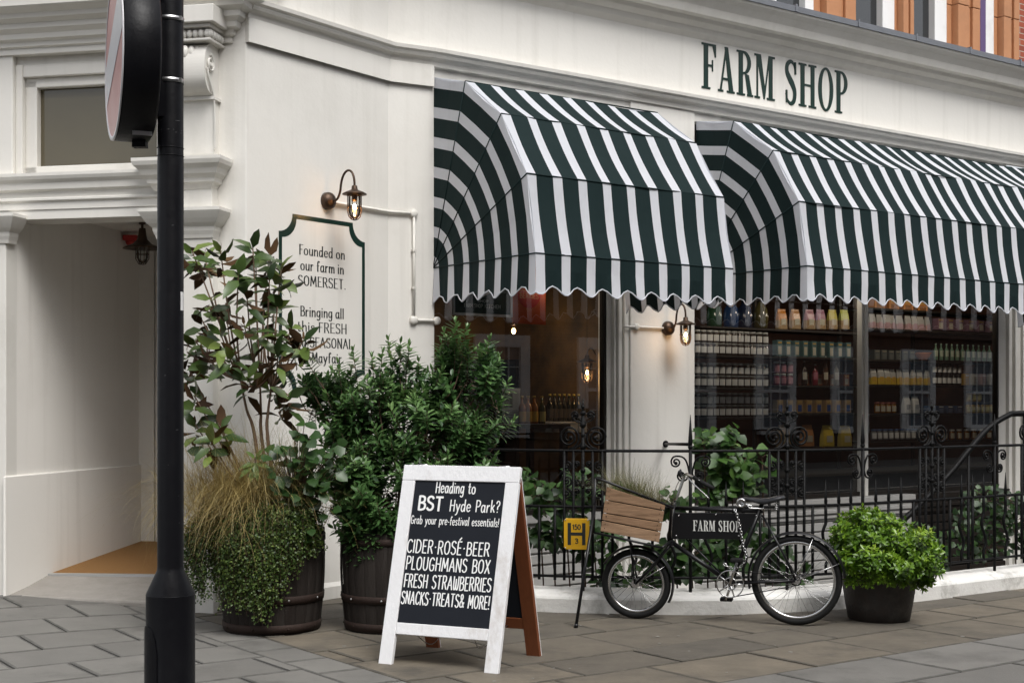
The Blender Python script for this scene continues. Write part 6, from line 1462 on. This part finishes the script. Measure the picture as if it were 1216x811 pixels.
p = local('honey_jar', jar(), [shade('amber_jar',(.25,.10,.015),.15), shade('red_lid',(.28,.08,.05)), shade('cream_label',(.5,.46,.36))]); row(p, 1038, 1064, 490.5, 4, D3, 'amber jar, # from the left on the lower shelf beside the mullion', 'amber jars', 'jar')
for i, px in enumerate((1076,1086)):
    p = local('flour_bag', bag(.13,.22,.08), [shade('paper_white',(.56,.55,.52)), shade('paper_white',(.56,.55,.52)), shade('grey_print',(.25,.25,.25))]); row(p, px-5, px+5, 490.5, 1, D3, 'white paper bag, %s of the pair standing on the lower shelf' % ('left' if i == 0 else 'right'), 'white paper bags', 'bag', seed=i)
p = local('mustard_jar', jar(), [shade('mustard_jr',(.32,.20,.03),.2), shade('black_jar',(.02,.02,.02)), shade('yellow_label',(.48,.42,.15))]); row(p, 1147, 1180, 490.5, 6, D3, 'yellow labelled jar, # from the left at the right end of the lower shelf', 'yellow labelled jars', 'jar'); row(p, 1147, 1165, 476.8, 3, D3, 'yellow labelled jar, # from the left on top of the lower shelf row', 'yellow labelled jars', 'jar')
p = local('blue_tin', carton(.12,.10,.09), [shade('slate_blue',(.05,.08,.15)), shade('slate_l',(.12,.16,.25)), labw]); row(p, 1098, 1142, 490.5, 4, D3, 'slate blue tin, # from the left on the lower shelf', 'slate blue tins', 'tin')
p = local('preserve_jar', jar(), [shade('pale_jar',(.22,.23,.24),.2), shade('blue_lid',(.10,.16,.32)), labw]); row(p, 1034, 1094, 522, 9, D3, 'blue lidded jar, # from the left in the lowest row behind the railing', 'blue lidded jars', 'jar')
p = local('tall_tin', carton(.085,.19,.08), [shade('teal_tin',(.06,.13,.13)), shade('cream_label',(.5,.46,.36)), shade('gold_band',(.45,.30,.08))]); row(p, 918, 1010, 424, 9, D2, 'teal tin with cream front, # from the left on the shelf under the snack bags', 'teal tins under the snack bags', 'tin', seed=11)
p = local('syrup_jar', jar(), [shade('syrup',(.18,.07,.02),.15), lidm, shade('cream_label',(.5,.46,.36))]); row(p, 1100, 1178, 522, 9, D3, 'cream labelled syrup jar, # from the left at the right of the lowest row', 'cream labelled syrup jars', 'jar')
p = local('rice_box', carton(.12,.15,.09), [shade('mauve_box',(.22,.12,.16)), shade('cream_label',(.5,.46,.36)), shade('gold_band',(.45,.30,.08))]); row(p, 1108, 1180, 393, 6, D3, 'mauve box with cream front, # from the left above the pale green bottles', 'mauve boxes', 'box', seed=12)
p = local('rusk_box', carton(.10,.14,.09), [shade('rust_box',(.30,.10,.04)), shade('cream_label',(.5,.46,.36)), shade('gold_band',(.45,.30,.08))]); row(p, 946, 1010, 457.6, 4, D2-.16, 'rust coloured box, # from the left behind the bottles on the middle shelf', 'rust coloured boxes', 'box', seed=13)
sh = [shelf(1026,1184,y,D3) for y in (370.3,393.3,428.8,457.3,490.8,522.3)]
shelving('dark shelves of groceries right of the window mullion', sh, ((F.s_at(1186,D3)+.05,D3),(F.s_at(1106,D3),D3-.02)), F(7,-1.4,SILL-.16))
mb = MB(); mb.fbox(F, F.s_at(826,-.8), F.s_at(1180,-.8), -1.75, -.42, SILL-.158, SILL+.22); build('window_bench', mb, M['shelf'], shop)
# left window: posters, price card, bottles, counter
def poster(name, px0, py0, px1, py1, d, m, label, frame=None):
    a, h1 = F.at(px0,py0,d); b, h0 = F.at(px1,py1,d); _, h0 = F.at(px0,py1,d); t = thing(name, label, 'poster', F((a+b)/2,d,h0))
    mb = MB(); mb.fbox(F, a, b, d-.008, d, h0, h1); build('panel', mb, m, t)
    if frame:
        mb = MB(); w = .022
        for x0, x1, y0, y1 in ((a-w,b+w,h0-w,h0),(a-w,b+w,h1,h1+w),(a-w,a,h0,h1),(b,b+w,h0,h1)): mb.fbox(F, x0, x1, d-.012, d+.006, y0, y1)
        build('frame', mb, frame, t)
    return t, a, b, h0, h1
M['postergreen'] = mat('poster_green', (.010,.030,.026), .4, var=.2); M['posterred'] = mat('poster_red', (.55,.10,.025), .45, var=.3, vscale=5, trans=.5)
t, a, b, h0, h1 = poster('green_poster', 540, 322, 606, 371, -.26, M['postergreen'], 'dark green framed FARM SHOP KITCHEN poster hanging in the left shop window', M['alu'])
mb = MB(); PP = lambda x, y, l: F(x, -.26+l, y); mid = (a+b)/2
write(mb, 'FARM SHOP', PP, mid-.21, mid-.005, h0+.055, .032, .0055, track=.12); write(mb, 'KITCHEN', PP, mid+.02, mid+.20, h0+.055, .032, .0055, track=.12); write(mb, 'SHOP', PP, mid-.06, mid+.06, h0+.105, .022, .004, track=.12); build('lettering', mb, M['letterpale'], t)
mb = MB(); mb.prism([PP(mid-.09,h0+.20,.001),PP(mid,h0+.155,.001),PP(mid+.09,h0+.20,.001),PP(mid+.09,h0+.26,.001),PP(mid,h0+.215,.001),PP(mid-.09,h0+.26,.001)], F(0,.003,0)-F(0,0,0)); build('emblem', mb, M['letterpale'], t)
t, a, b, h0, h1 = poster('red_poster', 608, 326, 648, 384, -.30, M['posterred'], 'orange red BERRIES poster hanging in the left shop window')
mb = MB(); mid = (a+b)/2; cz = h0+.40
mb.poly([F(mid+.172*math.cos(q*math.pi/20), -.299, cz+.25*math.sin(q*math.pi/20)) for q in range(40)]); build('disc', mb, mat('poster_disc',(.50,.03,.02), .5, trans=.5), t)
mb = MB(); PP = lambda x, y, l: F(x, -.298+l, y)
for tx, wd, y in (('BRITISH',.22,.44),('FLAT',.16,.375),('SUMMER',.22,.31),('BERRIES',.22,.245)):
    if all(ch in G_ for ch in tx): write(mb, tx, PP, mid-wd/2, mid+wd/2, h0+y, .045, .008, track=.12)
build('lettering', mb, shade('poster_ink',(.55,.16,.06)), t)
DW = -.55
a, h1 = F.at(597,461,DW); b, h0 = F.at(618,502,DW); t = thing('price_card', 'white printed card standing on the window table beside the shrub', 'card', F((a+b)/2,DW,h0))
mb = MB(); mb.fbox(F, a, b, DW-.012, DW, h0, h1); build('card', mb, labw, t)
mb = MB(); mb.fbox(F, a+.02, a+(b-a)*.55, DW+.0005, DW+.002, h0+(h1-h0)*.45, h0+(h1-h0)*.85)
for k in range(5): mb.fbox(F, a+.02, b-.03, DW+.0005, DW+.002, h0+.03+.022*k, h0+.037+.022*k)
build('print', mb, shade('grey_print',(.25,.25,.25)), t)
p = local('cordial_bottle', bottle(.27,.040,(.02,.12)), [shade('cordial',(.30,.10,.015),.1), shade('gold_cap',(.50,.33,.05)), shade('amber_label',(.60,.36,.04))]); row(p, 616, 638, 503, 3, DW, 'amber labelled cordial bottle, # from the left on the window table', 'amber labelled cordial bottles', 'bottle')
p = local('oil_bottle', bottle(.27,.036,(.02,.12)), [shade('oil',(.04,.05,.01),.1), shade('gold_cap',(.50,.33,.05)), shade('yellow_label',(.48,.42,.15))]); row(p, 640, 647, 503, 1, DW, 'dark bottle with a yellow label beside the amber cordials', 'oil bottles', 'bottle')
p = local('wine_bottle', bottle(.30,.037,(.06,.15)), [shade('wine_glass',(.012,.015,.010),.08), shade('yellow_foil',(.40,.32,.05)), shade('dark_label',(.06,.055,.05))]); row(p, 650, 690, 503, 7, -.75, 'dark wine bottle with yellow foil, # from the left behind the white boxes', 'dark wine bottles', 'bottle')
for i, (x0, x1) in enumerate(((648,656),(657,687),(688,698))):
    a, h1 = F.at(x0,501,DW); b, h0 = F.at(x1,513,DW); mb = MB(); mb.fbox(F, a, b-.01, DW-.2, DW, h0, h0+.10); mb.fbox(F, a-.004, b-.006, DW-.205, DW+.004, h0+.085, h0+.104)
    solo('gift_box', mb, labw, ('narrow','wide','small')[i]+' white box in front of the dark wine bottles', 'box', 'white boxes on the window table', loc=F((a+b)/2,DW-.1,h0), bevel=.003)
_, ht = F.at(640,503.3,DW)
t = thing('window_table', 'dark table in the left shop window carrying bottles and boxes', 'table', F(1.2,-.8,SILL-.16))
mb = MB(); mb.fbox(F, .45, 1.90, -1.05, -.40, ht-.04, ht-.001); build('table_top', mb, M['shelf'], t, bevel=.004)
for s_, d_ in ((.5,-.45),(1.85,-.45),(.5,-1.0),(1.85,-1.0)): mb = MB(); mb.fbox(F, s_-.03, s_+.03, d_-.03, d_+.03, SILL-.158, ht-.041); build('leg', mb, M['shelf'], t)
t = thing('dresser', 'dark dresser of bottles standing against the ochre wall in the left shop window', 'dresser', F(1.2,-2.4,SILL-.16))
for h_ in (.95, 1.32, 1.70, 2.08): mb = MB(); mb.fbox(F, .3, 2.6, -2.62, -2.25, h_-.03, h_); build('shelf', mb, M['shelf'], t)
for s_ in (.28, 1.45, 2.6): mb = MB(); mb.fbox(F, s_-.02, s_+.02, -2.63, -2.24, SILL-.158, 2.10); build('upright', mb, M['shelf'], t)
mb = MB(); mb.fbox(F, .3, 2.6, -2.645, -2.63, SILL-.1, 2.1); build('back_panel', mb, M['shelf'], t)
p = local('stock_bottle', bottle(.29,.038,(.06,.16)), [shade('wine_glass',(.012,.015,.010),.08), shade('dull_foil',(.20,.05,.04)), shade('cream_label',(.5,.46,.36))])
rb = random.Random(3)
for q, (h_, rn) in enumerate(((1.70,'upper'),(1.32,'middle'),(.95,'lower'))):
    for i in range(12):
        o = p if not p.get('placed') else p.copy()
        if p.get('placed'): COL.objects.link(o)
        p['placed'] = 1; o.location = F(.45+i*.165+rb.uniform(-.02,.02), -2.42, h_); o.rotation_euler = (0,0,ROTF); tag(o, 'cream labelled bottle, %s from the left on the %s shelf of the dark dresser' % (ORD[i], rn), 'bottle', 'bottles on the dark dresser')
# the white boxes sit a little lower, on a shelf of their own under the table edge
# pendant bulbs, mostly unseen ones added for light, and the left window's lantern
def pendant(px, py, d, label, w=3.0):
    s, h = F.at(px, py, d); c = F(s,d,h); t = thing('pendant_bulb', label, 'pendant lamp', F(s,d,4.25), 'pendant bulbs inside the shop')
    mb = MB(); mb.tube([F(s,d,4.25), F(s,d,h+.10)], .004, 6); build('cord', mb, M['black'], t)
    mb = MB(); mb.lathe([(.010,h+.13),(.032,h+.12),(.034,h+.06),(.024,h+.055)], F(s,d,0), 14); build('lamp_holder', mb, M['bronze'], t)
    mb = MB(); mb.sphere(F(s,d,h), .024, n=12, sz=1.35); build('bulb', mb, M['bulb'], t)
    l = bpy.data.lights.new('bulb_light', 'POINT'); l.energy = w; l.color = (1.,.86,.70); l.shadow_soft_size = .04
    lo = bpy.data.objects.new('bulb_light', l); COL.objects.link(lo); lo.parent = t; lo.location = F(s,d,h-.06)-F(s,d,4.25)
pendant(610, 393, -1.5, 'bare glowing bulb hanging below the red poster in the left shop window', 4.)
pendant(655, 328, -.27, 'added unseen bulb behind the awning edge lighting the table in the left window', 4.)  # fill lamp added out of sight to brighten the bottle labels
pendant(868, 325, -.42, 'added unseen bulb inside the right window lighting the white labelled jars', 9.)  # right window bulbs: all unseen, added so the shelves are lit
pendant(965, 328, -.50, 'added unseen bulb inside the right window lighting the kraft boxes', 8.)
pendant(1065, 330, -.50, 'added unseen bulb inside the right window lighting the yellow bottomed bags', 9.)
pendant(1145, 332, -.50, 'added unseen bulb inside the right window lighting the pale green bottles', 9.)
c = F.pt(697, 428, -.45); t = thing('hanging_lantern', 'lit glass lantern hanging inside the left shop window near the pillar', 'lantern', c); lantern_body(t, c, True)
mb = MB(); mb.tube(crom([c+Vector((0,0,.05)), c+Vector((.01,0,.10)), c+Vector((.05,.02,.12)), c+Vector((.09,.03,.06))],5), .007, 6); mb.tube([c+Vector((.0,0,.10)), Vector((c.x,c.y,4.25))], .003, 5); build('hook', mb, M['bronze'], t)
l = bpy.data.lights.new('lamp_light','POINT'); l.energy = 1.; l.color = (1.,.58,.25); l.shadow_soft_size = .03; lo = bpy.data.objects.new('lamp_light', l); COL.objects.link(lo); lo.parent = t; lo.location = (0,0,-.14)
bpy.context.view_layer.update()
